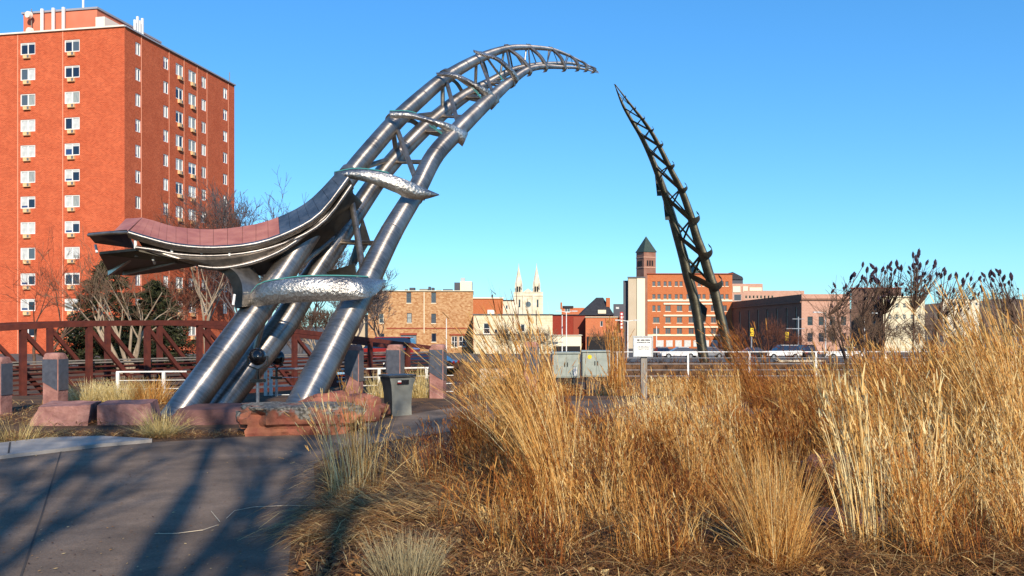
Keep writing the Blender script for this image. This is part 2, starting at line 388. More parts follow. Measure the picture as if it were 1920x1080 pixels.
for i in range(len(nodes) - 1):
    a, b = nodes[i], nodes[i + 1]; m = (a + b) / 2; r = rat(m) * .29
    strut(arch, at(A_, b - .05), at(C_, a + .12), r)
    strut(arch, at(A_, a + .15), at(B_, m), r); strut(arch, at(B_, m), at(A_, b - .15), r)
    strut(arch, at(B_, m - .2), at(C_, m - .2), r * .85)
    strut(arch, at(B_, b), at(C_, b), r * .85)
strut(arch, at(B_, .6), at(A_, 2), .06)
# crescent blades that wrap the tubes; each given by its upper and lower edge
def blade(th, top, bot, d0, d1, bulge, mname='steel_hammered', thick=.05, curl=0, name='crescent_blade'):
    n = 18; tp = crom(top, 6); bt = crom(bot, 6)
    def idx(a, t):
        x = t * (len(a) - 1); i = min(int(x), len(a) - 2); return a[i] * (1 - x + i) + a[i + 1] * (x - i)
    front, rows = [], []
    for i in range(n + 1):
        t = i / n; a = idx(tp, t); b = idx(bt, t); d = lerp(d0, d1, t) - bulge * math.sin(math.pi * t) + curl * max(0, t - .75) * 4
        m = (a + b) / 2; pa, pb = P(*a, d + .05), P(*b, d + .05); h = (pa - pb).length
        pm = P(*m, d - .11 * h)
        rows.append([pa, (pa + pm) / 2 + Vector((0, -.05 * h, .04 * h)), pm, (pb + pm) / 2 + Vector((0, -.05 * h, -.04 * h)), pb, (pa + pb) / 2 + Vector((0, thick, 0))])
    mb = MB(); vs = [p for r in rows for p in r]; k = 6; fs = []
    for i in range(n):
        for j in range(k):
            j2 = (j + 1) % k; fs.append((i * k + j, i * k + j2, (i + 1) * k + j2, (i + 1) * k + j))
    fs += [tuple(range(k)), tuple(range(n * k, n * k + k))]
    mb.add(vs, fs); o = th.part(name, mb, M[mname], smooth=60)
    return o, rows
def teal_edge(th, rows, parent, f0=0, f1=.7):
    mb = MB(); n = len(rows); a = rows[int(n * f0):max(int(n * f1), 2)]
    mb.strip([r[0] + Vector((0, .02, .035)) for r in a], [r[0] + Vector((0, .10, .02)) for r in a], (0, 0, -.02))
    th.part('glass_strip', mb, M['teal_glass'], parent)
b, rows = blade(arch, [(458, 574), (482, 536), (531, 524), (582, 519), (651, 519), (690, 521), (724, 525)], [(456, 579), (490, 574), (540, 568), (617, 565), (675, 561), (706, 551), (725, 526)], 17.15, 17.25, .65, curl=.25)
teal_edge(arch, rows, b, .05, .85)
b, rows = blade(arch, [(626, 324), (668, 317), (718, 323), (759, 336), (790, 350), (823, 364)], [(627, 332), (662, 336), (698, 345), (734, 357), (759, 370), (790, 375), (824, 366)], 19.2, 19.6, .35)
teal_edge(arch, rows, b, .0, .5)
b, rows = blade(arch, [(730, 209), (762, 209), (790, 216), (825, 226), (852, 235), (878, 250)], [(732, 222), (765, 222), (790, 227), (820, 237), (840, 252), (867, 275)], 21.4, 21.9, .3)
teal_edge(arch, rows, b, 0, .4)
b, rows = blade(arch, [(817, 136), (850, 136), (875, 146), (900, 159), (922, 172), (935, 192)], [(820, 142), (852, 147), (872, 156), (892, 168), (906, 184), (921, 207)], 23.7, 24.3, .25)
b, rows = blade(arch, [(887, 93), (905, 98), (927, 104), (942, 112), (957, 125), (968, 137), (974, 150)], [(888, 98), (906, 106), (926, 112), (938, 120), (950, 132), (959, 144), (966, 160)], 25.5, 26.1, .2)
for j, (t, px, w) in enumerate([(10, 0, 7), (11, 0, 6), (12, 0, 5), (13, 0, 4), (13.6, 0, 3), (14.2, 0, 2.5)]):
    pa, pc = at(A_, t), at(C_, t); r = rat(t)
    def pxof(p): return (CX + F * p.x / p.y, HY - F * (p.z - EH) / p.y)
    a = pxof(pa); c = pxof(pc)
    top = [(a[0] - 7, a[1] - w - 2), (a[0] + 4, a[1] - w * .3), (lerp(a[0], c[0], .5) + 10, lerp(a[1], c[1], .5) - w * .4), (c[0] + 8, c[1]), (c[0] + 5, c[1] + w * 1.6)]
    bot = [(a[0] - 6, a[1] - w - 0.5), (a[0] + 1, a[1] + w * .6), (lerp(a[0], c[0], .5) + 4, lerp(a[1], c[1], .5) + w * .2), (c[0] + 1, c[1] + w * .5), (c[0] - 3, c[1] + w * 1.8)]
    blade(arch, top, bot, pa.y - r, pc.y - r, .1 * (1 - j * .12), 'steel_plain')
# dark backing bands on the far side of each node, the light rims on the crown and the hanging plates
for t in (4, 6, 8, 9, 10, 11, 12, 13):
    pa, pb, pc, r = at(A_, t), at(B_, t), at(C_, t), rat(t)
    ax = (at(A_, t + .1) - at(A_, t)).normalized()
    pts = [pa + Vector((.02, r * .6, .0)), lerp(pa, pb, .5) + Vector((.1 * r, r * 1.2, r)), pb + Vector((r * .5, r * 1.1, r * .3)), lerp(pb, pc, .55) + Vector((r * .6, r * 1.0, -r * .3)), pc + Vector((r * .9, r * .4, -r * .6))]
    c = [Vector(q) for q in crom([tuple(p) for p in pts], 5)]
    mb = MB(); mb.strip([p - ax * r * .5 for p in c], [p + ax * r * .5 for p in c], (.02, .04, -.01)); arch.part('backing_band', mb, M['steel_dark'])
    # crown collar: raised rim wrapped over the top of tube A
    up = Vector((-.6, -.2, .78)).normalized(); sd = ax.cross(up).normalized()
    arc_ = [pa + (up * math.cos(q) + sd * math.sin(q)) * r * 1.06 for q in [R(-75 + 15 * k) for k in range(11)]]
    mb = MB(); mb.strip([p - ax * r * .55 for p in arc_], [p + ax * r * .25 for p in arc_], up * .03); arch.part('crown_collar', mb, M['steel_plain'], smooth=30)
    up = Vector((.7, -.2, -.68)).normalized(); sd = ax.cross(up).normalized()
    arc_ = [pc + (up * math.cos(q) + sd * math.sin(q)) * r * 1.1 for q in [R(-70 + 14 * k) for k in range(11)]]
    mb = MB(); mb.strip([p - ax * r * .5 for p in arc_], [p + ax * r * .4 for p in arc_], up * .03); arch.part('lower_collar', mb, M['steel_plain'], smooth=30)
for t in (4, 6, 8, 9):
    pa, pc, r = at(A_, t), at(C_, t), rat(t)
    for f in (.55, .62):
        mb = MB(); mb.tube([lerp(pa, pc, f) + Vector((0, -.1, .1 * r)), pc + Vector((-r * 1.0, -.05, -r * .9))], .012, 6); arch.part('tie_rod', mb, M['teal_glass'])
# two plates hanging between the legs on the far side
for quad in ([(652, 500, 19.3), (680, 408, 20), (694, 452, 20), (665, 500, 19.6)], [(612, 510, 18.9), (665, 494, 18.6), (668, 517, 18.6), (618, 520, 18.9)]):
    mb = MB(); mb.prism([P(*q) for q in quad], (0, .06, 0)); arch.part('stiffener_plate', mb, M['steel_dark'])
# winged platform
r1 = [(652, 334, 18.7), (600, 400, 18.2), (545, 434, 17.8), (480, 457, 17.35), (400, 465, 17.0), (330, 460, 16.7), (280, 448, 16.5), (240, 436, 16.4)]
up_ = [(634, 320, 19.0), (585, 371, 19.0), (540, 399, 18.9), (480, 420, 18.6), (400, 430, 18.3), (330, 425, 18.0), (290, 414, 17.8), (267, 408, 17.7)]
r2 = [(658, 348, 18.75), (610, 412, 18.3), (553, 448, 17.9), (482, 471, 17.45), (402, 480, 17.1), (332, 477, 16.8), (290, 469, 16.6), (254, 464, 16.5)]
r3 = [(652, 356, 18.75), (625, 392, 18.5), (582, 431, 18.15), (536, 465, 17.8), (489, 487, 17.5), (443, 499, 17.3), (405, 503, 17.15), (372, 499, 17.05)]
W1, WU, W2, W3 = [[P(*q) for q in crom(l, 3)] for l in (r1, up_, r2, r3)]
for i in range(0, len(W1) - 1):          # sloping top panels, one by one, with open joints
    e = .012
    a0, a1 = W1[i].lerp(W1[i + 1], e), W1[i].lerp(W1[i + 1], 1 - e); b0, b1 = WU[i].lerp(WU[i + 1], e), WU[i].lerp(WU[i + 1], 1 - e)
    mb = MB(); mb.strip([a0, a1], [b0, b1], (0, .02, -.03))
    arch.part('wing_panel', mb, M['wing_panel' if i > 6 else 'steel_plain'])
mb = MB(); mb.strip([P(213, 434, 16.9), P(238, 434, 16.45)], [P(236, 410, 18.1), P(266, 408, 17.75)], (0, .02, -.03)); arch.part('wing_panel', mb, M['wing_panel'])
mb = MB(); mb.strip(WU, [p + Vector((-.15, .9, -.55)) for p in WU], (0, .02, -.03)); arch.part('wing_back', mb, M['steel_plain'], smooth=30)
for W, rr, nm in ((W1, .05, 'wing_rim'), (W2, .04, 'wing_rim'), (W3, .045, 'wing_rim')):
    mb = MB(); mb.tube(W, rr, 10, uvl=True); arch.part(nm, mb, M['steel_tube'], smooth=50)
rim = [p + Vector((0, -.02, -.045)) for p in W1]
mb = MB(); mb.strip(rim, [p + Vector((0, .03, -.10)) for p in W1], (0, .03, 0)); arch.part('wing_fascia', mb, M['steel_plain'], smooth=30)
for k, pxp in enumerate([(254, 446, 466), (322, 464, 478), (378, 469, 481), (430, 468, 480)]):
    d = [16.5, 16.75, 17.0, 17.2][k]; mb = MB(); mb.tube([P(pxp[0], pxp[1], d), P(pxp[0], pxp[2], d)], .028, 8); arch.part('wing_post', mb, M['white_paint'])
mb = MB(); mb.strip([p + Vector((0, .25, .02)) for p in W1], [p + Vector((0, .35, 0)) for p in W2], (0, .02, 0)); arch.part('wing_web', mb, M['steel_dark'])
mid = [W2[i].lerp(W3[i], .5) + Vector((0, -.10, -.0)) for i in range(len(W2))]
mb = MB(); mb.strip(W2, mid, (0, .03, .01)); arch.part('wing_shell', mb, M['steel_plain'], smooth=60)
mb = MB(); mb.strip(mid, W3, (0, .03, .01)); arch.part('wing_shell', mb, M['steel_plain'], smooth=60)
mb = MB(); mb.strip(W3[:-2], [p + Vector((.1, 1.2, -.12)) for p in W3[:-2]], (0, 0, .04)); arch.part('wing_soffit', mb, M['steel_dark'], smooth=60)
# upper sheet at the wing tip, lower dark canopy sheet
mb = MB(); mb.prism([P(165, 441, 16.6), P(238, 435, 16.4), P(252, 466, 17.9), P(178, 456, 18.3)], (0, 0, .045)); arch.part('wing_tip_sheet', mb, M['steel_dark'])
mb = MB(); mb.tube([P(165, 441, 16.55), P(202, 437, 16.45), P(240, 436, 16.35)], .03, 8); arch.part('wing_rim', mb, M['steel_plain'])
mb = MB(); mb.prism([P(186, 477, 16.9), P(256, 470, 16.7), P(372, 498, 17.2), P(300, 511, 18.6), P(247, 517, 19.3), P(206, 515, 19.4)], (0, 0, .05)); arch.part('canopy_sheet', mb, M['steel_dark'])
mb = MB(); mb.beam(P(205, 512, 18.9), P(256, 476, 16.9), .06, .1); arch.part('canopy_rib', mb, M['steel_plain'])
mb = MB(); mb.beam(P(232, 513, 18.8), P(330, 490, 17.1), .05, .08); arch.part('canopy_rib', mb, M['steel_plain'])
for a, b in (((179, 459, 17), (182, 474, 16.95)), ((287, 486, 17), (290, 494, 17.2))):
    mb = MB(); mb.tube([P(*a), P(*b)], .025, 8); arch.part('wing_post', mb, M['white_paint'])
# pedestal that carries the wing on the left leg
le = [(392, 500, 17.4), (420, 513, 17.3), (435, 538, 17.1), (441, 578, 16.9)]; re = [(466, 500, 17.5), (477, 518, 17.4), (482, 540, 17.2), (476, 574, 17.0)]
Lp, Rp = [P(*q) for q in crom(le, 4)], [P(*q) for q in crom(re, 4)]
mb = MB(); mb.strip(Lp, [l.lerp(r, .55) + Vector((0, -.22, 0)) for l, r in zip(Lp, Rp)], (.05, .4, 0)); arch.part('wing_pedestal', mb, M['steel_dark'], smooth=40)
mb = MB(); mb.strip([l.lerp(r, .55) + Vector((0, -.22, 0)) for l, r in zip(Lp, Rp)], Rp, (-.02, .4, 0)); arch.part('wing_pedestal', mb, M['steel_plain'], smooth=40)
mb = MB(); mb.tube([P(440, 552, 16.8), P(437, 572, 16.75)], .025, 8); arch.part('wing_post', mb, M['white_paint'])

# far half
SR = [((1153, 158), (1153, 160), .02), ((1183, 197), (1167, 196), .06), ((1203, 222), (1183, 225), .085), ((1222, 249), (1200, 253), .11), ((1239, 280), (1214, 281), .135),
      ((1258, 319), (1227, 311), .165), ((1278, 358), (1242, 352), .205), ((1294, 402), (1257, 398), .25), ((1306, 444), (1269, 440), .29), ((1319, 480), (1281, 482), .33),
      ((1329, 513), (1290, 520), .35), ((1340, 548), (1299, 553), .355), ((1350, 590), (1308, 597), .36), ((1362, 640), (1316, 655), .36), ((1373, 692), (1325, 702), .36)]
TR, TL, TM, RR = [], [], [], []
for a, b, r in SR:
    yc = Yc((a[0] + b[0]) / 2); s = min(1, r / .34)
    TR.append(tuple(P(*a, yc - .3 * s))); TL.append(tuple(P(*b, yc - .2 * s))); TM.append(tuple(P(lerp(a[0], b[0], .9) - 3 * s, lerp(a[1], b[1], .9), yc + 1.5 * s))); RR.append(r * .86)
AR, AL, AM = crom(TR, K), crom(TL, K), crom(TM, K); RRI = crom([(r,) for r in RR], K)[:, 0]
far = Thing('steel_arch', 'far half of the steel arch, slim dark tubes curving up across the river', 'sculpture', tuple(Vector(TR[-1])))
for T in (AR, AL, AM):
    mb = MB(); mb.tube(T, list(RRI), 18, uvl=True); far.part('tube', mb, M['steel_far'], smooth=50)
def at2(T, t):
    x = min(max(t, 0), len(SR) - 1) * K; i = min(int(x), len(T) - 2); f = x - i; return Vector(T[i] * (1 - f) + T[i + 1] * f)
def rat2(t):
    x = min(max(t, 0), len(SR) - 1) * K; i = min(int(x), len(RRI) - 2); return float(RRI[i] * (1 - x + i) + RRI[i + 1] * (x - i))
nd = [.6, 1.2, 2, 2.8, 3.75, 4.8, 5.9, 7.2, 8.85, 10.6]
for i, t in enumerate(nd):
    l, r_, m, rr = at2(AL, t - .75), at2(AR, t), at2(AM, t), rat2(t)
    pts = [l + Vector((-rr * 1.2, -rr * .6, rr * 1.5)), l + Vector((rr * .4, -rr * 1.2, -rr * .3)), lerp(l, r_, .5) + Vector((0, -rr * 1.6, -rr * .5)), r_ + Vector((0, -rr * 1.3, -rr * .6)), r_ + Vector((rr * 1.6, -rr * .2, -rr * .1)), r_ + Vector((rr * 2.2, rr * .6, rr * .9)), r_ + Vector((rr * 1.5, rr * .9, rr * 1.9))]
    c = [Vector(q) for q in crom([tuple(p) for p in pts], 4)]
    ax = (at2(AR, t) - at2(AR, t + .1)).normalized(); w = [rr * (.5 + .9 * math.sin(math.pi * min(1, k / (len(c) - 1) * 1.1 + .05))) for k in range(len(c))]
    mb = MB(); mb.strip([p - ax * ww for p, ww in zip(c, w)], [p + ax * ww for p, ww in zip(c, w)], (0, .05, 0)); far.part('crescent_blade', mb, M['steel_far_plain'], smooth=50)
    if i < len(nd) - 1:
        t2 = nd[i + 1]; q = rr * .27
        strut(far, at2(AR, t), at2(AL, t2 - .3), q, 'steel_far_plain'); strut(far, at2(AR, t), at2(AM, (t + t2) / 2), q, 'steel_far_plain')
        strut(far, at2(AM, (t + t2) / 2), at2(AL, t2 - .3), q, 'steel_far_plain'); strut(far, at2(AM, t), at2(AL, t), q, 'steel_far_plain'); strut(far, at2(AR, t2), at2(AM, t), q, 'steel_far_plain')
for t, w in ((7.2, 1), (6.2, .8)):
    p = at2(AL, t - .25); mb = MB(); mb.prism([p + Vector((-.38, 0, .6)), p + Vector((-.2, 0, .6)), p + Vector((-.02, 0, -.5)), p + Vector((-.26, 0, -.5))], (0, .06, 0)); far.part('side_plate', mb, M['bronze_dark'])
p = at2(AL, 11.6); mb = MB(); mb.prism([p + Vector((.1, .5, .7)), p + Vector((.95, .9, .0)), p + Vector((.85, .9, -.8)), p + Vector((.35, .6, -1.0)), p + Vector((0, .5, -.5))], (0, .2, 0)); far.part('gusset_plate', mb, M['bronze_dark'])
mb = MB(); mb.box((at2(AR, 13).x - .6, at2(AR, 13).y + .5, -1.5), (3.4, 3.0, .8)); single('concrete_footing', mb, M['kerb_concrete'], 'grey concrete footing under the far half of the steel arch', 'footing')

# ------------------------------------------------------------------ footbridge of rust-coloured steel
def Yb(px): return 21 * 2057 / (2100 - px)
bd = Vector((.69, 1, 0)).normalized(); bp_ = Vector((-bd.y, bd.x, 0))
chord = [(-330, 640), (-200, 628), (-100, 621), (0, 615), (100, 609), (210, 606), (350, 605), (420, 606.5), (545, 620), (700, 638), (830, 655)]
def chord_py(px): return interp(px, [c[0] for c in chord], [c[1] for c in chord])
bridge = Thing('footbridge', 'rust-red steel truss footbridge behind the arch and the stone pillars', 'bridge', (-11, 22, -.4))
posts = [-276, -157, -98 + 5, 43, 167, 276, 374, 464, 552, 628, 694, 765, 828]
posts = [-258, -95, 43, 167, 276, 374, 464, 552, 626, 694, 765, 828]
def bpt(px, z=None, off=0, dz=0):
    Y = Yb(px); p = P(px, chord_py(px), Y)
    if z is not None: p.z = z
    p = p + bp_ * off; p.z += dz; return p
Z0 = -.42
for off in (0, 1.9):
    fr = 'rust_steel'
    pts = [bpt(px, None, off) for px in range(-258, 829, 30)]
    for i in range(len(pts) - 1):
        pass
    mb = MB(); A = [p + Vector((0, 0, .07)) - bp_ * .08 for p in pts]; B = [p + Vector((0, 0, -.07)) - bp_ * .08 for p in pts]
    mb.strip(A, B, bp_ * .16); bridge.part('top_chord', mb, M[fr])
    pts = [bpt(px, Z0, off) for px in (-258, 828)]
    mb = MB(); mb.beam(pts[0], pts[1], .16, .2); bridge.part('bottom_chord', mb, M[fr])
    for i, px in enumerate(posts):
        mb = MB(); mb.beam(bpt(px, Z0, off), bpt(px, None, off, -.06), .13, .13, up=bd); bridge.part('post', mb, M[fr])
        if i < len(posts) - 1 and px < 600:
            mb = MB(); mb.beam(bpt(px, None, off, -.12), bpt(posts[i + 1], Z0 + .05, off), .1, .1); bridge.part('diagonal', mb, M[fr])
    for k in range(8):
        z = Z0 + .22 + k * .125
        mb = MB(); mb.beam(bpt(-258, z, off + .12 * (1 if off == 0 else -1)), bpt(828, min(z, .35 + k * .03), off + .12 * (1 if off == 0 else -1)), .03, .035)
        bridge.part('rail', mb, M['rail_grey' if k == 7 else 'rust_dark'])
mb = MB(); mb.strip([bpt(-258, Z0 + .02, .1), bpt(828, Z0 + .02, .1)], [bpt(-258, Z0 + .02, 1.8), bpt(828, Z0 + .02, 1.8)], (0, 0, -.1)); bridge.part('deck', mb, M['wood_post'])
# ------------------------------------------------------------------ white railings
def railing(label, px0, px1, Y0, Y1, ztop, zbot, posts, group=None, nr=4, m='white_paint', r=.02, mr=None):
    a, b = P(px0, 610, Y0), P(px1, 610, Y1); th = Thing('railing', label, 'railing', (a.x, a.y, zbot), group)
    def pt(f, z): q = a.lerp(b, f); q.z = z; return q
    mb = MB(); mb.tube([pt(0, ztop), pt(1, ztop)], r, 8); th.part('top_rail', mb, M[m], smooth=40)
    for k in range(1, nr):
        z = lerp(ztop, zbot + .1, k / nr); mb = MB(); mb.tube([pt(0, z), pt(1, z)], r * .5, 6); th.part('rail', mb, M[mr or m], smooth=40)
    for pxp in posts:
        k = (pxp - CX) / F; d = b - a; f = (k * a.y - a.x) / (d.x - k * d.y)
        mb = MB(); mb.beam(pt(f, zbot - .2), pt(f, ztop - .002), r * 3.4, r * 2.6); th.part('post', mb, M[m])
    return th
railing('low white railing in front of the footbridge, left of the steel arch', 218, 350, 19.6, 19.8, .56, -.3, (221, 307))
railing('short white railing between the legs of the steel arch', 496, 600, 20.2, 20.4, .6, -.3, (498, 508, 580))
railing('white railing behind the stone pillars and the litter bin', 640, 850, 20.4, 21.4, .58, -.3, (711, 800))
railing('long white railing with thin horizontal bars along the river bank at right', 1150, 1990, 31, 31.4, .66, -.5, (1157, 1290, 1405, 1530, 1660, 1778, 1897, 1985), nr=5, r=.018, mr='galv')
# ------------------------------------------------------------------ rocks
def rock_mesh(name, size, m, seed=0, amp=.16, sq=3.2, flat_top=False, sub=9, taper=0, facets=True):
    sx, sy, sz = size; bm = bmesh.new(); bmesh.ops.create_cube(bm, size=2)
    bmesh.ops.subdivide_edges(bm, edges=bm.edges[:], cuts=sub, use_grid_fill=True)
    off = Vector((seed * 7.3, seed * 3.1, seed * 5.7))
    for v in bm.verts:
        p = v.co.copy(); l = (abs(p.x) ** sq + abs(p.y) ** sq + abs(p.z) ** sq) ** (1 / sq); p /= l
        q = Vector((p.x * sx, p.y * sy, p.z * sz)) * 1.1
        d = noise.noise(q * 1.4 + off) * amp * 1.4 + noise.noise(q * 3.7 + off) * amp * .6 + noise.noise(q * 9 + off) * amp * .22
        if facets:
            d += (noise.cell(q * 2.2 + off) - .5) * amp * .6 + (noise.cell(q * 4.3 + off) - .5) * amp * .35
        p = p * (1 + d)
        if flat_top and p.z > .75: p.z = .75 + (p.z - .75) * .25
        p.x *= 1 - taper * p.z * .5; p.y *= 1 - taper * p.z * .5
        v.co = Vector((p.x * sx / 2, p.y * sy / 2, p.z * sz / 2))
    me = bpy.data.meshes.new(name); bm.to_mesh(me); bm.free(); me.materials.append(m)
    me.polygons.foreach_set('use_smooth', [True] * len(me.polygons)); me.set_sharp_from_angle(angle=R(17))
    return me
def rock(label, px, py, Y, size, m='quartzite_red', rz=0, **k):
    p = P(px, py, Y); o = link('boulder', rock_mesh('boulder', size, M[m], **k), None, p, rz); return tag(o, label, 'rock')
def lichen_mat():
    m = mat('quartzite_lichen', '82493a', 'a0694c', scale=3, rough=.95, bump=.8, bscale=12)
    n = m.node_tree; L = n.links; b = n.nodes['Principled BSDF']
    src = b.inputs['Base Color'].links[0].from_socket
    nz = n.nodes.new('ShaderNodeTexNoise'); nz.inputs['Scale'].default_value = 5; nz.inputs['Detail'].default_value = 8
    tc = [q for q in n.nodes if q.type == 'TEX_COORD'][0]; L.new(tc.outputs['Object'], nz.inputs['Vector'])
    sx = n.nodes.new('ShaderNodeSeparateXYZ'); L.new(tc.outputs['Object'], sx.inputs[0])
    ma = n.nodes.new('ShaderNodeMath'); ma.operation = 'MULTIPLY_ADD'; ma.inputs[1].default_value = 1.3; L.new(sx.outputs[2], ma.inputs[0]); L.new(nz.outputs[0], ma.inputs[2])
    cr = n.nodes.new('ShaderNodeValToRGB'); cr.color_ramp.elements[0].position = .66; cr.color_ramp.elements[1].position = .76
    L.new(ma.outputs[0], cr.inputs[0])
    n3 = n.nodes.new('ShaderNodeTexNoise'); n3.inputs['Scale'].default_value = 22; L.new(tc.outputs['Object'], n3.inputs['Vector'])
    c3 = n.nodes.new('ShaderNodeValToRGB'); c3.color_ramp.elements[0].color = lin('3f3b35'); c3.color_ramp.elements[1].color = lin('837d72'); c3.color_ramp.elements[0].position = .38; c3.color_ramp.elements[1].position = .62; L.new(n3.outputs[0], c3.inputs[0])
    mx = n.nodes.new('ShaderNodeMix'); mx.data_type = 'RGBA'; L.new(cr.outputs[0], mx.inputs[0]); L.new(src, mx.inputs[6]); L.new(c3.outputs[0], mx.inputs[7]); L.new(mx.outputs[2], b.inputs['Base Color'])
lichen_mat()
rock('low red boulder with grey lichen on top, before the arch legs', 560, 788, 13.2, (1.75, 1.1, .62), 'quartzite_lichen', rz=R(8), seed=3, amp=.13, sq=4.5, flat_top=True, taper=-.22, sub=13)
rock('rounded red boulder behind the lichen-covered one, left of the litter bin', 645, 768, 14.9, (1.45, 1.0, .62), 'quartzite_red', rz=R(-6), seed=5, amp=.14, sq=3.2, taper=.15)
rock('wide flat slab of dark red stone at the feet of the steel arch', 430, 779, 14.9, (1.75, 1.5, .42), 'quartzite_slab', rz=R(10), seed=8, amp=.07, sq=5, flat_top=True, taper=.25)
def block(label, c4, Y, depth, seed, m='quartzite'):
    """quarried block: front face given by four corners"""
    bm = bmesh.new(); n = 10; rnd = random.Random(seed); cen = sum((P(*q, Y) for q in c4), Vector()) / 4
    f = [P(*q, Y) - cen for q in c4]                        # tl, tr, br, bl
    ext = Vector((-.15, depth, .0))
    vs = []
    for j in range(n + 1):
        for i in range(n + 1):
            u, v = i / n, j / n
            vs.append(bm.verts.new((f[0].lerp(f[1], u)).lerp(f[3].lerp(f[2], u), v)))
    top = [[bm.verts.new(f[0].lerp(f[1], i / n) + ext * (j / n) + Vector((0, 0, .02 * (j / n)))) for i in range(n + 1)] for j in range(1, n + 1)]
    for j in range(n):
        for i in range(n):
            bm.faces.new((vs[j * (n + 1) + i], vs[(j + 1) * (n + 1) + i], vs[(j + 1) * (n + 1) + i + 1], vs[j * (n + 1) + i + 1]))
    rows = [[vs[i] for i in range(n + 1)]] + top
    for j in range(n):
        for i in range(n): bm.faces.new((rows[j][i], rows[j][i + 1], rows[j + 1][i + 1], rows[j + 1][i]))
    # sides and back as plain quads strips
    for i in (0, n):
        fr = [vs[j * (n + 1) + i] for j in range(n + 1)]; tp = [r[i] for r in rows]
        bk = bm.verts.new(Vector(fr[-1].co) + ext); bm.faces.new(fr[::-1] + tp[1:] + [bk])
        if i == 0: b0 = bk
    bm.faces.new([r for r in rows[-1]][::-1] + [b0, bk])
    for v in bm.verts:
        q = v.co * 3 + Vector((seed, 0, 0)); v.co += Vector((noise.noise(q), noise.noise(q + Vector((9, 0, 0))), noise.noise(q + Vector((0, 9, 0))))) * .035
        v.co += Vector((noise.noise(q * 4), noise.noise(q * 4 + Vector((9, 0, 0))), 0)) * .012
    bmesh.ops.recalc_face_normals(bm, faces=bm.faces)
    me = bpy.data.meshes.new('stone_block'); bm.to_mesh(me); bm.free(); me.materials.append(M[m])
    return tag(link('stone_block', me, None, cen), label, 'stone block')
block('pink quartzite block with slanted left end, in front of the leftmost full stone pillar', [(72, 763), (169, 760), (160, 812), (46, 814)], 14.0, .7, 4)
block('pink quartzite block beside the dry grass tuft, second from the left', [(184, 760), (280, 757), (292, 812), (180, 812)], 14.1, .7, 9)
rock('reddish boulder half hidden between dry grass clumps at right', 1548, 892, 8.6, (.5, .5, .5), 'quartzite_slab', seed=12, amp=.24, taper=.2, sub=13)  # shadow put into the colour: darker slab stone than the lit boulders
rock('flat dark red stone lying at the foot of the tall pale grass stems', 1570, 985, 7.0, (.75, .6, .22), 'quartzite_slab', seed=14, amp=.12, sq=4)
rock('dark red stone deep in the grass behind the flat one', 1690, 880, 8.8, (.8, .5, .5), 'quartzite_slab', seed=17, amp=.14)

# ------------------------------------------------------------------ stone pillars
def pillar(px, Y, ztop, zbot, label, rz=R(-9), w=.31, seed=0):
    c = P(px, 610, Y); c.z = zbot; h = ztop - zbot
    th = Thing('stone_pillar', label, 'pillar', c, 'stone pillars with dark panels'); th.o.rotation_euler.z = rz
    rnd = random.Random(seed)
    bm = bmesh.new(); n = 14; ring = []
    sec = [(-1, -.94), (-.94, -1), (0, -1), (.94, -1), (1, -.94), (1, 0), (1, .94), (.94, 1), (0, 1), (-.94, 1), (-1, .94), (-1, 0)]
    for k in range(n + 1):
        z = (h - .1) * k / n; ring.append([bm.verts.new((x * w / 2 * (1 + .012 * noise.noise((x * 3, y * 3 + seed, z * 6))), y * w / 2 * (1 + .012 * noise.noise((x * 3 + 5, y * 3 + seed, z * 6))), z)) for x, y in sec])
    for k in range(n):
        for i in range(12): bm.faces.new((ring[k][i], ring[k][(i + 1) % 12], ring[k + 1][(i + 1) % 12], ring[k + 1][i]))
    bm.faces.new(ring[-1]); bmesh.ops.recalc_face_normals(bm, faces=bm.faces)
    me = bpy.data.meshes.new('shaft'); bm.to_mesh(me); bm.free(); me.materials.append(M['quartzite']); link('shaft', me, th.o)
    cm = rock_mesh('cap', (w * 1.02, w * 1.02, .14), M['quartzite'], seed=seed, amp=.05, sq=6, sub=7, taper=.12); link('cap', cm, th.o, (0, 0, h - .085))
    e = .012; zt = h - .135
    for ang, lo_l, lo_r in ((0, .50, .36), (90, .36, .36), (-90, .50, .50), (180, .45, .45)):
        mb = MB(); x0, x1 = -w / 2 + e, w / 2 - e; y = -w / 2 - .004
        mb.prism([(x0, y, h * lo_l), (x1, y, h * lo_r), (x1, y, zt), (x0, y, zt)], (0, -.01, 0))
        o = link('dark_panel', mb.mesh('dark_panel', M['pillar_panel']), th.o, rz=R(ang))
    return th
pillar(104, 16.6, 1.1, -.02, 'stone pillar with dark panels standing behind the pink block, left of the steel arch', rz=R(-7), seed=1)
pillar(-3, 15.6, 1.06, -.02, 'stone pillar with dark panels cut off by the left edge', rz=R(-7), seed=2)
pillar(664, 19.0, 1.2, -.05, 'stone pillar with dark panels just right of the leg of the arch', seed=3)
pillar(741, 19.2, 1.2, -.05, 'stone pillar with dark panels directly behind the litter bin', seed=4)
pillar(821, 19.4, 1.2, -.05, 'stone pillar with dark panels right of the litter bin, beside the tall grass', seed=5)
pillar(996, 20.2, 1.24, -.05, 'stone pillar with dark panels half hidden in grass, left of the utility cabinets', seed=6)

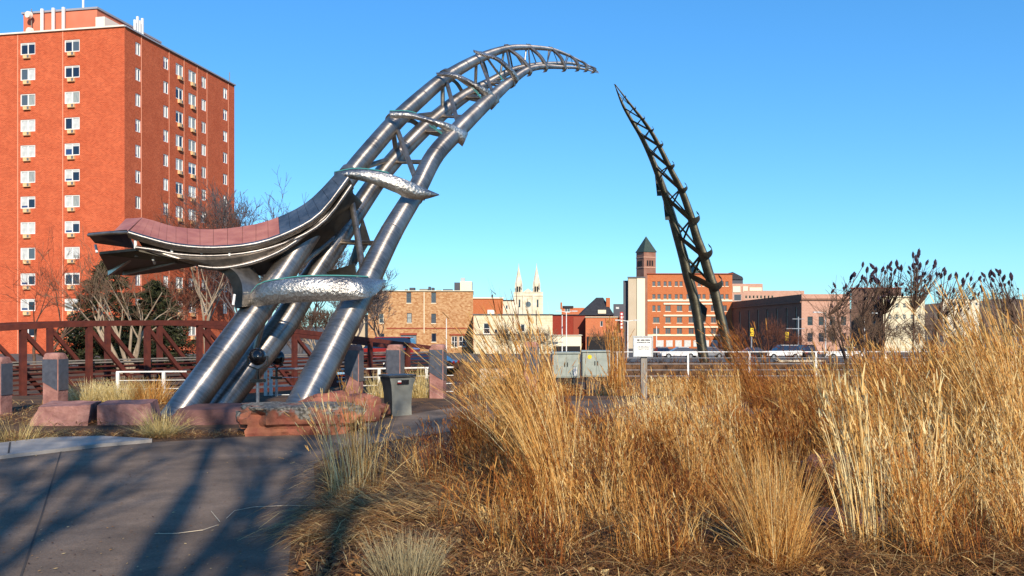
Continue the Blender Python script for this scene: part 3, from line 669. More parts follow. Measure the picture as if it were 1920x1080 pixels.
# ------------------------------------------------------------------ litter bin
c = P(745, 610, 15.7); c.z = 0
bn = Thing('litter_bin', 'grey metal litter bin with flared sides and a dark top opening', 'bin', c); bn.o.rotation_euler.z = R(33)
def ringbox(lv):
    mb = MB(); vs = [];
    for z, hx, hy in lv: vs += [(-hx, -hy, z), (hx, -hy, z), (hx, hy, z), (-hx, hy, z)]
    fs = [(3, 2, 1, 0)]
    for k in range(len(lv) - 1):
        for i in range(4): fs.append((k * 4 + i, k * 4 + (i + 1) % 4, (k + 1) * 4 + (i + 1) % 4, (k + 1) * 4 + i))
    m_ = (len(lv) - 1) * 4; fs.append((m_, m_ + 1, m_ + 2, m_ + 3)); mb.add(vs, fs); return mb
link('body', ringbox([(.02, .185, .17), (.2, .18, .165), (.4, .19, .175), (.55, .21, .19), (.68, .245, .21)]).mesh('body', M['bin_dark'], smooth=30), bn.o)
mb = MB(); lv = [(.0, .19), (.2, .185), (.4, .195), (.55, .215), (.67, .25)]; yy = [-.178, -.173, -.183, -.198, -.222]
mb.strip([(-x, y, z) for (z, x), y in zip(lv, yy)], [(x, y, z) for (z, x), y in zip(lv, yy)], (0, -.012, 0)); link('front_panel', mb.mesh('front_panel', M['bin_grey'], smooth=30), bn.o)
mb = MB(); mb.box((0, 0, .705), (.53, .46, .035)); link('lid', mb.mesh('lid', M['bin_dark']), bn.o)
mb = MB(); mb.box((.0, -.232, .60), (.22, .02, .075)); link('slot', mb.mesh('slot', M['black_metal']), bn.o)
mb = MB(); mb.box((-.075, -.245, .615), (.07, .004, .03)); link('sticker', mb.mesh('sticker', M['sign_white']), bn.o)
mb = MB(); mb.box((-.075, -.245, .588), (.07, .004, .018)); link('sticker', mb.mesh('sticker', M['tail_light']), bn.o)

# ------------------------------------------------------------------ floodlights
def flood(px, py, Y, label, rz):
    p = P(px, py, Y); th = Thing('floodlight', label, 'floodlight', p, 'floodlights at the arch'); th.o.rotation_euler.z = rz
    mb = MB(); prof = [(.0, .02), (.10, .08), (.15, .13), (.16, .16), (.13, .2), (.06, .23), (0.001, .235)]
    n = 20; vs = []; fs = []
    prof = [(.145, -.06), (.16, -.05), (.165, 0), (.15, .08), (.11, .15), (.05, .19), (.004, .2)]
    for r_, y in prof: vs += [(r_ * math.cos(2 * math.pi * k / n), y, r_ * math.sin(2 * math.pi * k / n)) for k in range(n)]
    for j in range(len(prof) - 1): fs += [(j * n + k, j * n + (k + 1) % n, (j + 1) * n + (k + 1) % n, (j + 1) * n + k) for k in range(n)]
    mb.add(vs, fs); link('housing', mb.mesh('housing', M['black_metal'], smooth=40), th.o)
    mb = MB(); mb.tube([(0, -.05, 0), (0, -.04, 0)], .14, 20); link('lens', mb.mesh('lens', M['pane_dark'], smooth=40), th.o)
    mb = MB(); mb.tube([(-.18, .04, .02), (-.18, .04, -.16), (0, .04, -.24), (.18, .04, -.16), (.18, .04, .02)], .016, 6); link('yoke', mb.mesh('yoke', M['black_metal']), th.o)
    mb = MB(); mb.tube([(0, .04, -.22), (0, .04, -.42)], .03, 8); link('stem', mb.mesh('stem', M['black_metal']), th.o)
    mb = MB(); mb.box((0, .04, -.45), (.4 if rz < R(130) else .3, .06, .06)); link('bracket', mb.mesh('bracket', M['black_metal']), th.o)
    mb = MB(); mb.tube([(0, .04, -.45), (0, .04, -1.35)], .03, 8); link('post', mb.mesh('post', M['galv']), th.o)
flood(483, 669, 16.6, 'round black floodlight mounted between the left legs of the steel arch', R(200))
flood(521, 671, 19.9, 'round black floodlight just right of the other one, against the footbridge post', R(150))
# ------------------------------------------------------------------ utility cabinets
def cabinet(px0, px1, py0, py1, Y, label, sticker):
    a, b = P(px0, py1, Y), P(px1, py0, Y); w = b.x - a.x; h = b.z - a.z; cx = (a.x + b.x) / 2
    th = Thing('utility_cabinet', label, 'cabinet', (cx, Y, -.45), 'utility cabinets')
    mb = MB(); mb.box((cx, Y + .3, a.z + h / 2), (w, .6, h)); th.part('housing', mb, M['cabinet_green'])
    mb = MB(); mb.box((cx, Y + .29, b.z + .02), (w + .06, .68, .04)); th.part('lid', mb, M['cabinet_green'])
    for s in (-1, 1):
        mb = MB(); mb.box((cx + s * w * .245, Y - .008, a.z + h * .5), (w * .475, .016, h * .92)); d = th.part('door', mb, M['cabinet_green'])
        mb = MB(); mb.box((cx + s * w * .05, Y - .03, a.z + h * .55), (.02, .03, .12)); th.part('handle', mb, M['black_metal'], d)
        mb = MB(); mb.box((cx + s * w * .3, Y + .3, (a.z - .45) / 2), (.08, .5, a.z + .45)); th.part('leg', mb, M['bin_dark'])
    if sticker:
        mb = MB(); mb.tube([(cx - w * .24, Y - .018, b.z - .14), (cx - w * .24, Y - .024, b.z - .14)], .062, 16); th.part('sticker', mb, M['yellow_paint'])
    else:
        mb = MB(); mb.box((cx + w * .33, Y - .02, a.z + h * .25), (.1, .008, .24)); th.part('sticker', mb, M['sign_white'])
cabinet(1036, 1087, 663, 708, 25, 'grey-green utility cabinet left of the one with the yellow disc', False)
cabinet(1092, 1144, 660, 706, 25.4, 'grey-green utility cabinet with a yellow disc on its door', True)
# ------------------------------------------------------------------ small sign on a post
c = P(1205, 610, 19); c.z = -.1
sg = Thing('information_sign', 'small white information sign on a grey wooden post in the grass', 'sign', c)
mb = MB(); a, b = P(1189, 667, 19), P(1222, 632, 19); mb.box(((a.x + b.x) / 2, 19, (a.z + b.z) / 2), (b.x - a.x, .03, b.z - a.z)); sg.part('board', mb, M['sign_white'])
mb = MB(); w, h, cx, cz = b.x - a.x, b.z - a.z, (a.x + b.x) / 2, (a.z + b.z) / 2
for q, s in (((cx, 18.99, cz + h / 2 + .012), (w + .05, .05, .024)), ((cx, 18.99, cz - h / 2 - .012), (w + .05, .05, .024)), ((cx - w / 2 - .012, 18.99, cz), (.024, .05, h)), ((cx + w / 2 + .012, 18.99, cz), (.024, .05, h))): mb.box(q, s)
sg.part('frame', mb, M['galv'])
mb = MB(); mb.beam((cx + .03, 19.08, -.15), (cx + .03, 19.08, cz + .1), .13, .11); sg.part('post', mb, M['wood_post'])
rnd = random.Random(5)
for zz, hh, x0, x1, dens in ((.135, .04, -.13, .15, .9), (.085, .022, -.14, .15, .9), (.0, .012, -.1, .14, .8), (-.03, .012, -.12, .13, .8), (-.06, .012, -.1, .12, .8)):
    mb = MB(); x = x0
    while x < x1:
        wl = rnd.uniform(.008, .02) * (1.3 if hh > .03 else .9)
        if rnd.random() < dens: mb.box((cx + x + wl / 2, 18.982, cz + zz), (wl * .75, .004, hh * rnd.uniform(.6, 1)))
        x += wl
    sg.part('lettering', mb, M['sign_ink'])

# ------------------------------------------------------------------ buildings
WIN = {}
def window(T, pos, rz, w, h, style, frame, panes, sill=None, shade=None, bar=.07):
    key = (round(w, 2), round(h, 2), style, frame)
    if key not in WIN:
        mb = MB(); t = bar
        for q, s in (((0, 0, h / 2 - t / 2), (w, .1, t)), ((0, 0, -h / 2 + t / 2), (w, .1, t)), ((-w / 2 + t / 2, 0, 0), (t, .1, h - 2 * t)), ((w / 2 - t / 2, 0, 0), (t, .1, h - 2 * t))): mb.box(q, s)
        if style in ('double', 'cross'): mb.box((0, 0, 0), (t, .09, h - 2 * t))
        if style in ('sash', 'cross'): mb.box((0, .003, 0), (w - 2 * t, .08, t * .8))
        fm = mb.mesh('window', M[frame])
        rects = {'plain': [(-1, 1, -1, 1)], 'double': [(-1, 0, -1, 1), (0, 1, -1, 1)], 'cross': [(-1, 0, -1, 1), (0, 1, -1, 1)], 'sash': [(-1, 1, -1, 0), (-1, 1, 0, 1)]}[style]
        WIN[key] = (fm, [((r[0] + r[1]) / 4 * (w - t), (r[2] + r[3]) / 4 * (h - t), (r[1] - r[0]) / 2 * (w - 2 * t), (r[3] - r[2]) / 2 * (h - 2 * t)) for r in rects])
    fm, rects = WIN[key]
    o = link('window', fm, T.o, Vector(pos) - T.base, rz)
    for i, (cx, cz, pw, ph) in enumerate(rects):
        pm = panes[i % len(panes)]; k2 = (round(pw, 2), round(ph, 2), pm)
        if k2 not in WIN:
            mb = MB(); mb.box((0, 0, 0), (pw, .02, ph)); WIN[k2] = mb.mesh('pane', M[pm])
        link('pane', WIN[k2], o, (cx, .02, cz))
        if shade and shade[i % len(shade)] > 0:
            f = shade[i % len(shade)]; k3 = (round(pw, 2), round(ph * f, 2), 'blind')
            if k3 not in WIN:
                mb = MB(); mb.box((0, 0, 0), (pw, .01, ph * f)); WIN[k3] = mb.mesh('blind', M['pane_blind'])
            link('blind', WIN[k3], o, (cx, .004, cz + ph * (1 - f) / 2))
    if sill:
        k4 = (round(w, 2), sill)
        if k4 not in WIN:
            mb = MB(); mb.box((0, 0, 0), (w * 1.15, .14, .12)); WIN[k4] = mb.mesh('sill', M[sill])
        link('sill', WIN[k4], o, (0, -.1, -h / 2 - .06))
    return o
def facade(mb, O, d, L, z0, z1, ops, depth=.18):
    """wall face with openings cut in it; O lower left corner, d along the wall"""
    n = Vector((d.y, -d.x, 0)); ts = sorted({0, L} | {q for o in ops for q in o[:2]}); zs = sorted({z0, z1} | {q for o in ops for q in o[2:]})
    pt = lambda t, z, b=0: Vector((O.x, O.y, 0)) + d * t - n * b + Vector((0, 0, z))
    for i in range(len(ts) - 1):
        for j in range(len(zs) - 1):
            tc, zc = (ts[i] + ts[i + 1]) / 2, (zs[j] + zs[j + 1]) / 2
            if any(o[0] < tc < o[1] and o[2] < zc < o[3] for o in ops): continue
            mb.add([pt(ts[i], zs[j]), pt(ts[i + 1], zs[j]), pt(ts[i + 1], zs[j + 1]), pt(ts[i], zs[j + 1])], [(0, 1, 2, 3)])
    for a, b, c_, e in ops:
        q = [pt(a, c_), pt(b, c_), pt(b, e), pt(a, e)]; r_ = [pt(a, c_, depth), pt(b, c_, depth), pt(b, e, depth), pt(a, e, depth)]
        mb.add(q + r_, [(0, 4, 5, 1), (1, 5, 6, 2), (2, 6, 7, 3), (3, 7, 4, 0)])
def rayt(O, d, px):
    k = (px - CX) / F; return (k * O.y - O.x) / (d.x - k * d.y)

# --- apartment tower
C0 = P(233.5, 610, 90.6); C0.z = 0
ex = Vector((.982, -.187, 0)).normalized(); ey = Vector((.187, .982, 0)).normalized()
ZT, ZB = 32.35, -3.0
LF, LS = 26.0, rayt(C0, ey, 439.5)
apt = Thing('apartment_building', 'tall orange-red brick apartment block with rows of white windows at the left', 'building', (C0.x, C0.y, ZB))
OL = C0 - ex * LF
rows_z = [30.75 - 2.7 * k for k in range(12)]
ops_f, ops_s, wl = [], [], []
rnd = random.Random(3)
for px in (-110, -15, 52, 135):
    t = rayt(OL, ex, px); w = 1.78
    for z in rows_z: ops_f.append((t - w / 2, t + w / 2, z - .63, z + .63)); wl.append((0, t, z, w, 1.26, True))
for px0, px1, ac in ((254, 264, False), (306.5, 316, False), (329.5, 343.5, True), (353.5, 368, True), (378, 386.5, False), (418.5, 426.5, False)):
    t0, t1 = rayt(C0, ey, px0), rayt(C0, ey, px1)
    for z in rows_z: ops_s.append((t0, t1, z - .66, z + .66)); wl.append((1, (t0 + t1) / 2, z, t1 - t0, 1.32, ac))
mb = MB(); facade(mb, OL, ex, LF, ZB, ZT, ops_f); facade(mb, C0, ey, LS, ZB, ZT, ops_s)
B1, B2 = C0 + ey * LS, OL + ey * LS
for a, b in ((B1, B2), (B2, OL)):
    mb.add([(a.x, a.y, ZB), (b.x, b.y, ZB), (b.x, b.y, ZT), (a.x, a.y, ZT)], [(0, 1, 2, 3)])
mb.add([(q.x, q.y, ZT - .3) for q in (OL, C0, B1, B2)], [(0, 1, 2, 3)])
apt.part('wall', mb, M['apt_brick'], fix=False)
for a, b in ((OL, C0), (C0, B1)):
    d = (b - a).normalized(); n = Vector((d.y, -d.x, 0)); mb = MB(); mb.beam(Vector((a.x, a.y, ZT + .07)) + n * .02 - d * .05, Vector((b.x, b.y, ZT + .07)) + n * .02 + d * .05, .36, .16)
    apt.part('coping', mb, M['coping_white' if a is OL else 'coping_grey'])
acm = MB(); acm.box((0, 0, 0), (.78, .3, .4)); acm = acm.mesh('air_conditioner', M['apt_ac'])
acg = MB(); acg.box((.2, -.155, 0), (.25, .012, .3)); acg = acg.mesh('grille', M['roof_grey'])
pc = [(['pane_blind', 'pane_curtain'], None), (['pane_blue', 'pane_dark'], (.35, .3)), (['pane_dark', 'pane_dark'], (.12, .1)), (['pane_blind', 'pane_blind'], None), (['pane_blind', 'pane_curtain'], None), (['pane_blue', 'pane_dark'], (.8, .2)), (['pane_blind', 'pane_curtain'], None)]
for f, t, z, w, h, ac in wl:
    O, d = (OL, ex) if f == 0 else (C0, ey); n = Vector((d.y, -d.x, 0)); p = Vector((O.x, O.y, 0)) + d * t - n * .1; p.z = z
    pm, sh = rnd.choice(pc); pm = list(pm)
    if rnd.random() < .35: pm[rnd.randint(0, 1)] = rnd.choice(['pane_dark', 'pane_grey', 'pane_curtain'])
    if rnd.random() < .3: sh = (rnd.choice([0, .2, .45, .7]), rnd.choice([0, .2, .45, .7]))
    rz = math.atan2(d.y, d.x)
    window(apt, p, rz, w, h, 'double', 'apt_frame', pm, None, sh, bar=.09)
    if ac:
        o = link('air_conditioner', acm, apt.o, p + n * .2 + Vector((0, 0, -h / 2 - .25)) - apt.base, rz); link('grille', acg, o)
for O, d, pxs in ((OL, ex, (-130, -34, 33.5, 118)), (C0, ey, (265, 317, 345, 369.5, 388, 428))):
    n = Vector((d.y, -d.x, 0))
    for px in pxs:
        p = Vector((O.x, O.y, 0)) + d * rayt(O, d, px) + n * .012
        mb = MB(); mb.box((p.x, p.y, (ZB + ZT) / 2), (.075, .05, ZT - ZB - .02), d, n); apt.part('joint_strip', mb, M['apt_strip'])
# roof house and roof gear
O2 = OL + ey * 5.5; a0, a1 = rayt(O2, ex, 44), rayt(O2, ex, 182); Zp = 36.6
q = [O2 + ex * a0, O2 + ex * a1, O2 + ex * a1 + ey * 12, O2 + ex * a0 + ey * 12]
mb = MB(); mb.prism([(v.x, v.y, ZT - .3) for v in q], (0, 0, Zp - ZT + .3)); apt.part('roof_house', mb, M['penthouse_stucco'])
cc = sum(q, Vector()) / 4; mb = MB(); mb.box((cc.x, cc.y, Zp + .1), (a1 - a0 + .3, 12.3, .22), ex, ey); apt.part('roof_house_coping', mb, M['coping_grey'])
def onroof(px, back): O = OL + ey * back; return O + ex * rayt(O, ex, px)
for px in (79, 100, 119):
    v = onroof(px, 5.1); mb = MB(); mb.box((v.x, v.y, 34.6), (.28, .2, 4.6), ex, ey); apt.part('antenna_panel', mb, M['apt_frame'])
for k, (px, z) in enumerate(((56, 36.2), (58, 34.4), (62, 33.4))):
    v = onroof(px, 4.9); mb = MB(); mb.tube([(v.x, v.y, z), (v.x - .1, v.y - .35, z)], [.42, .36], 14); apt.part('antenna_dish', mb, M['coping_white'])
v = onroof(59, 5.1); mb = MB(); mb.tube([(v.x, v.y, ZT), (v.x, v.y, 37)], .05, 6); apt.part('antenna_mast', mb, M['rail_grey'])
v0, v1 = onroof(93, 2.5), onroof(147, 2.5); mb = MB(); mb.prism([(v0.x, v0.y, ZT), (v1.x, v1.y, ZT), (v1.x, v1.y, ZT + .55), (v0.x, v0.y, ZT + .55)], ey * 1.6); apt.part('roof_vent', mb, M['bin_dark'])
mb = MB(); mb.prism([(v0.x - .2, v0.y - .1, ZT + .57), (v1.x + .2, v1.y - .1, ZT + .57), (v1.x - .3, v1.y + .6, ZT + 1.0), (v0.x + .4, v0.y + .6, ZT + 1.0)], ey * 1.0); apt.part('roof_vent_cover', mb, M['galv'])
for px, z1, w in ((202, 35.0, 1.1), (221, 34.4, .95)):
    v = onroof(px, 5.0 if px < 210 else 8); mb = MB(); mb.box((v.x, v.y, (ZT + z1) / 2), (w, 2.6, z1 - ZT), ex, ey); apt.part('roof_unit', mb, M['coping_white'])
for px, z0, z1 in ((253, 32.3, 34.0), (258, 32.0, 34.5), (267, 31.5, 34.6), (262, 31.8, 34.2)):
    O = C0 - ex * .6; v = O + ey * rayt(O, ey, px); mb = MB(); mb.box((v.x, v.y, (z0 + z1) / 2), (.22, .16, z1 - z0), ex, ey); apt.part('antenna_panel', mb, M['apt_frame'])
v = onroof(156, 7); mb = MB(); mb.tube([(v.x, v.y, Zp), (v.x, v.y, Zp + 2)], .12, 8); apt.part('roof_pipe', mb, M['white_paint'])
v = C0 + ey * (LS - .5) - ex * .4; mb = MB(); mb.tube([(v.x, v.y, ZT), (v.x, v.y, ZT + 1.6)], .05, 6); apt.part('antenna_mast', mb, M['rail_grey'])

# --- frontal town buildings
def building(name, label, px0, px1, py0, py1, Y, dep, wall, wins=(), frame='white_paint', pane='pane_dark', coping=None, sill=None, cat='building', roofm='roof_grey', cop_h=.35, side_dir=None):
    a, b = P(px0, py1, Y), P(px1, py0, Y); zb = min(a.z, zg((a.x + b.x) / 2, Y)) - .6
    T = Thing(name, label, cat, ((a.x + b.x) / 2, Y, zb)); d = Vector((1, 0, 0)); L = b.x - a.x; m_ = F / Y
    ops, wd = [], []
    for w in wins:
        cx, cy, ww, hh = w[:4]; st = w[4] if len(w) > 4 else 'plain'; pm = w[5] if len(w) > 5 else pane; fm = w[6] if len(w) > 6 else frame
        t = (cx - px0) / m_; z = EH + (HY - cy) / m_; ww /= m_; hh /= m_
        ops.append((t - ww / 2, t + ww / 2, z - hh / 2, z + hh / 2)); wd.append((t, z, ww, hh, st, pm, fm))
    ed_ = a.x if (a.x + b.x) > 0 else b.x; sd = Vector((ed_ / Y, 1, 0)).normalized()
    mb = MB(); facade(mb, Vector((a.x, Y, 0)), d, L, zb, b.z, ops, .25)
    q = [Vector((a.x, Y, 0)), Vector((b.x, Y, 0)), Vector((b.x, Y, 0)) + sd * dep, Vector((a.x, Y, 0)) + sd * dep]
    for i in (1, 2, 3):
        u, v = q[i], q[(i + 1) % 4]; mb.add([(u.x, u.y, zb), (v.x, v.y, zb), (v.x, v.y, b.z), (u.x, u.y, b.z)], [(0, 1, 2, 3)])
    T.part('wall', mb, M[wall], fix=False)
    mb = MB(); mb.add([(v.x, v.y, b.z - .25) for v in q], [(0, 1, 2, 3)]); T.part('roof', mb, M[roofm])
    if coping:
        mb = MB(); mb.box((a.x + L / 2, Y - .05, b.z + cop_h / 2), (L + .3, .5, cop_h)); T.part('coping', mb, M[coping])
        
        for xx in (a.x + .1, b.x - .1):
            mb = MB(); mb.beam(Vector((xx, Y + .22, b.z + cop_h / 2)), Vector((xx, Y + .22, b.z + cop_h / 2)) + sd * (dep - .3), .36, cop_h); T.part('side_coping', mb, M[coping])
    for t, z, ww, hh, st, pm, fm in wd:
        window(T, (a.x + t, Y + .16, z), 0, ww, hh, st, fm, pm if isinstance(pm, (list, tuple)) else [pm], sill, bar=min(.09, ww * .12))
    def bx(nm, x0, x1, y0, y1, mt, proud=.25, back=.0, deep=None, parent=None):
        p0, p1 = P(x0, y1, Y), P(x1, y0, Y); mb = MB(); dd = deep or proud
        mb.box(((p0.x + p1.x) / 2, Y - proud + dd / 2 + back, (p0.z + p1.z) / 2), (p1.x - p0.x, dd, p1.z - p0.z)); return T.part(nm, mb, M[mt], parent)
    T.bx = bx; T.Y = Y; return T
brick_mat('tan_rubble', 'c2a077', '9a6e46', 'c4ab84', 1.25, '8a5436', .75, row=.3, bw=.5, bump=.5, ns=2.2, ms=.012)
brick_mat('orange_brick', 'b06238', 'a2552e', 'b98a68', 3, '8c4626', .3)
brick_mat('orange_brick2', 'b5663e', 'a8583a', 'c09070', 3, '9a5236', .25)
brick_mat('red_brick', '8a2f22', '7a281c', '8f5040', 3, '641f16', .3)
brick_mat('cream_stone', 'd6ccb2', 'c4b898', 'dcd4c0', 1.0, 'a0906c', .55, row=.4, bw=.9, ns=1.2)
brick_mat('brown_stone', '6a5146', '5d463c', '75605a', 1.2, '4c3830', .3)
brick_mat('pink_stone', 'b58c78', 'a87e6a', 'bd9e90', 1.0, '946e5c', .3)
mat('cathedral_stone', 'd3c9b4', 'bcb098', scale=.35, rough=.9); mat('beige_panel', 'b5a690', 'a89a84', scale=.2, rough=.85); mat('cream_panel', 'd6cbb2', rough=.85)
mat('dark_slate', '3a3c46', '44464f', scale=.3, rough=.6); mat('dark_void', '1c1a1c', rough=.9); mat('blue_grey_door', '5a6c7c', '687a88', scale=2, rough=.5); mat('brick_lintel', '8a4230', rough=.9)
mat('tower_stone', '7d5648', '8c6656', scale=.6, rough=.9)

T = building('warehouse', 'three-storey tan stone warehouse with small dark windows, right of the near arch leg', 690, 887, 546, 655, 160, 22, 'tan_rubble',
    [(766.5, 558, 9, 20, 'sash', 'pane_grey', 'roof_grey'), (813, 558, 9, 20, 'plain', 'pane_grey', 'roof_grey'), (715, 597, 9, 18, 'sash', 'pane_grey', 'cream_panel'), (767.5, 596, 9, 18, 'sash', 'pane_curtain', 'dark_slate'), (813, 597, 9, 18, 'sash', 'pane_grey', 'dark_slate'),
     (716, 631, 9, 11, 'plain', 'pane_dark', 'dark_slate'), (813.5, 633, 9, 16, 'plain', 'pane_dark', 'roof_grey'), (766, 637, 30, 17, 'plain', 'blue_grey_door', 'roof_grey'), (852, 641, 11, 21, 'cross'), (867, 640, 14, 19, 'cross')], coping='cream_panel', sill='cream_panel', cop_h=.12)
T.bx('lintel', 750, 782, 624.5, 628, 'brick_lintel', .12); T.bx('lintel', 843, 876, 626, 629, 'brick_lintel', .12); T.bx('string_course', 725, 880, 614.5, 616.5, 'brick_lintel', .1)
T.bx('downspout', 794.5, 796, 548, 625, 'cream_panel', .12)
T.bx('stair_tower', 862, 884, 527, 546, 'cream_panel', -1, deep=4); T.bx('roof_unit', 851, 861, 529, 546, 'dark_slate', -1.2, deep=3); T.bx('chimney_cap', 863, 871, 520, 527, 'galv', -1.6, deep=1)
for x0, x1, y0 in ((764, 774, 538), (783, 799, 540), (800, 804, 536), (806, 811, 538), (815, 824, 542), (828, 846, 541), (723, 732, 543), (755, 760, 541)): T.bx('roof_unit', x0, x1, y0, 546, 'bin_grey' if x0 % 2 else 'dark_slate', -3, deep=1.5)
building('shed', 'plain tan annex wall left of the stone warehouse', 655, 690, 590, 655, 166, 14, 'beige_panel', [(668, 605, 7, 9)])
T = building('brick_building', 'plain orange brick building with a pale roof edge behind the cream stone one', 887, 943, 560, 640, 186, 16, 'orange_brick', coping='cream_panel', cop_h=.25)
T.bx('roof_unit', 921, 924, 552, 560, 'dark_slate', -2, deep=1); T.bx('white_unit', 914, 927, 581, 592, 'white_paint', .4)
T = building('stone_building', 'low cream stone building with a white-framed window behind the tall grass', 888, 1036, 590, 660, 150, 18, 'cream_stone',
    [(912.5, 616, 12, 20, 'sash', 'pane_dark', 'white_paint'), (930, 622, 6, 9, 'plain', 'pane_dark', 'cream_panel'), (946, 622, 6, 9, 'plain', 'pane_dark', 'cream_panel'), (980, 615, 8, 14), (996, 622, 6, 9)], coping='roof_grey', cop_h=.12)
T.bx('string_course', 892, 1030, 626.5, 628, 'roof_grey', .15)
building('house', 'small white building left of the twin-spired church', 940, 964, 564, 600, 300, 10, 'cathedral_stone', [(950, 576, 4, 7)], coping='roof_dark', cop_h=.3)
# church with two spires
Yk = 600; T = building('church', 'pale stone church with twin pointed spires and a round window', 963, 1018, 549, 600, Yk, 45, 'cathedral_stone', [(974, 569, 3.6, 15), (1008, 569, 3.6, 15)], frame='cathedral_stone', coping='cathedral_stone', cop_h=.5)
def ngon_tower(nm, cx, hw, y0, y1, top=1.0, n=8, mt='cathedral_stone', Yq=Yk + 4, rot=R(22.5)):
    p0, p1 = P(cx, y1, Yq), P(cx, y0, Yq); r_ = hw / F * Yq; mb = MB(); vs = [(p0.x + r_ * math.cos(rot + 2 * math.pi * k / n), Yq + r_ * math.sin(rot + 2 * math.pi * k / n), p0.z) for k in range(n)]
    vs += [(p0.x + top * r_ * math.cos(rot + 2 * math.pi * k / n), Yq + top * r_ * math.sin(rot + 2 * math.pi * k / n), p1.z) for k in range(n)]
    mb.add(vs, [(k, (k + 1) % n, n + (k + 1) % n, n + k) for k in range(n)] + [tuple(range(n, 2 * n))]); return T.part(nm, mb, M[mt])
for cx in (972.5, 1006):
    ngon_tower('belfry', cx, 8, 531, 549, .96); s = ngon_tower('spire', cx, 7.4, 513, 531, .45); ngon_tower('spire_top', cx, 3.3, 498, 513, .08); ngon_tower('finial', cx, .8, 494, 502, .5)
    for dx in (-6, 6): ngon_tower('pinnacle', cx + dx, 1.5, 527, 540, .1, 4, Yq=Yk)
    for dx in (-2, 2):
        p0, p1 = P(cx + dx - 1.2, 546.5, Yk + .8), P(cx + dx + 1.2, 537, Yk + .8); mb = MB(); mb.box(((p0.x + p1.x) / 2, Yk + 1.0, (p0.z + p1.z) / 2), (p1.x - p0.x, .8, p1.z - p0.z)); T.part('belfry_opening', mb, M['dark_void'])
mb = MB(); mb.prism([P(979, 549, Yk - .4), P(1001, 549, Yk - .4), P(990, 541, Yk - .4)], (0, 20, 0)); T.part('gable', mb, M['cathedral_stone'])
pr = P(990.5, 570.5, Yk - .2); mb = MB(); mb.tube([pr, pr + Vector((0, -.3, 0))], 5.2 / F * Yk, 20); T.part('rose_window', mb, M['pane_grey'])
mb = MB(); mb.tube([pr + Vector((0, .2, 0)), pr + Vector((0, -.2, 0))], 6.2 / F * Yk, 20); T.part('rose_surround', mb, M['cathedral_stone'])
T.bx('buttress', 980, 983, 552, 600, 'cathedral_stone', .8); T.bx('buttress', 998, 1001, 552, 600, 'cathedral_stone', .8); T.bx('string_course', 963, 1018, 553, 555, 'cathedral_stone', .5)
T = building('shop', 'deep red painted building beside the cream wall and the street lamps', 1036, 1098, 591, 640, 172, 16, 'red_brick', coping='roof_dark', cop_h=.15)
T.bx('darker_bay', 1075, 1098, 594, 640, 'brick_lintel', .1)
T = building('garage', 'low cream wall with dark openings below the red building', 1036, 1090, 629, 662, 150, 8, 'cream_panel', coping='cream_panel', cop_h=.1); T.bx('dark_opening', 1038, 1088, 649, 662, 'dark_void', .05)
T = building('brick_shop', 'orange brick shop with a tall narrow red and white blade sign at its right corner', 1098, 1168, 595, 662, 168, 16, 'orange_brick2', [(1128, 607, 5, 10)], coping='cream_panel', cop_h=.12)
T.bx('blade_sign', 1161, 1167, 585, 618, 'tail_light', 1.2, deep=.4)
for k in range(5): T.bx('sign_letter', 1162.4, 1165.6, 587 + k * 6.2, 591 + k * 6.2, 'white_paint', 1.26, deep=.05)
T.bx('shopfront_shade', 1100, 1166, 631, 662, 'dark_void', .1)
# dark hipped roof house
Yh = 230; T = building('house', 'old house with a steep dark green hipped roof and brick chimney', 1092, 1150, 590, 620, Yh, 12, 'orange_brick', [(1118, 600, 8, 8)])
b0 = [P(1088, 591, Yh - .6), P(1152, 591, Yh - .6), P(1152, 591, Yh - .6) + Vector((0, 13, 0)), P(1088, 591, Yh - .6) + Vector((0, 13, 0))]; t0 = [P(1118, 558, Yh + 6), P(1131, 558, Yh + 6)]
mb = MB(); mb.add(b0 + t0, [(0, 1, 5, 4), (1, 2, 5), (2, 3, 4, 5), (3, 0, 4), (3, 2, 1, 0)]); rf = T.part('hipped_roof', mb, M['roof_dark'])
p = P(1140, 562, Yh + 3); mb = MB(); mb.box((p.x, p.y, p.z - 1.2), (1.0, 1.0, 3.4)); T.part('chimney', mb, M['orange_brick'], rf)
T.bx('dormer', 1121, 1136, 581, 588, 'cream_panel', .3, deep=1.5)
T = building('house', 'brick house with a dark dormer above the red building', 1053, 1096, 577, 610, 240, 12, 'orange_brick2', [(1064, 582, 10, 8, 'double', 'pane_grey', 'white_paint')], roofm='roof_dark'); T.bx('dormer_roof', 1056, 1075, 573.5, 577, 'roof_dark', .5, deep=4); T.bx('chimney', 1051, 1054, 567, 580, 'orange_brick', .2, deep=1)
building('brick_block', 'dark low block left of the grey windowless slab', 1150, 1170, 570, 620, 260, 12, 'dark_slate', [(1158, 577, 6, 4, 'plain', 'pane_blind')])
# windowless slab
T = building('tower_block', 'tall windowless slab with a slate side and a cream corner strip', 1178, 1209, 521, 660, 198, 14, 'beige_panel', coping='roof_grey', cop_h=.25)
T.bx('corner_strip', 1194, 1209, 522, 660, 'cream_panel', .3)
T = building('annex', 'dark slate wing on the left of the windowless slab', 1168.5, 1178, 526, 660, 199.5, 12, 'dark_slate')
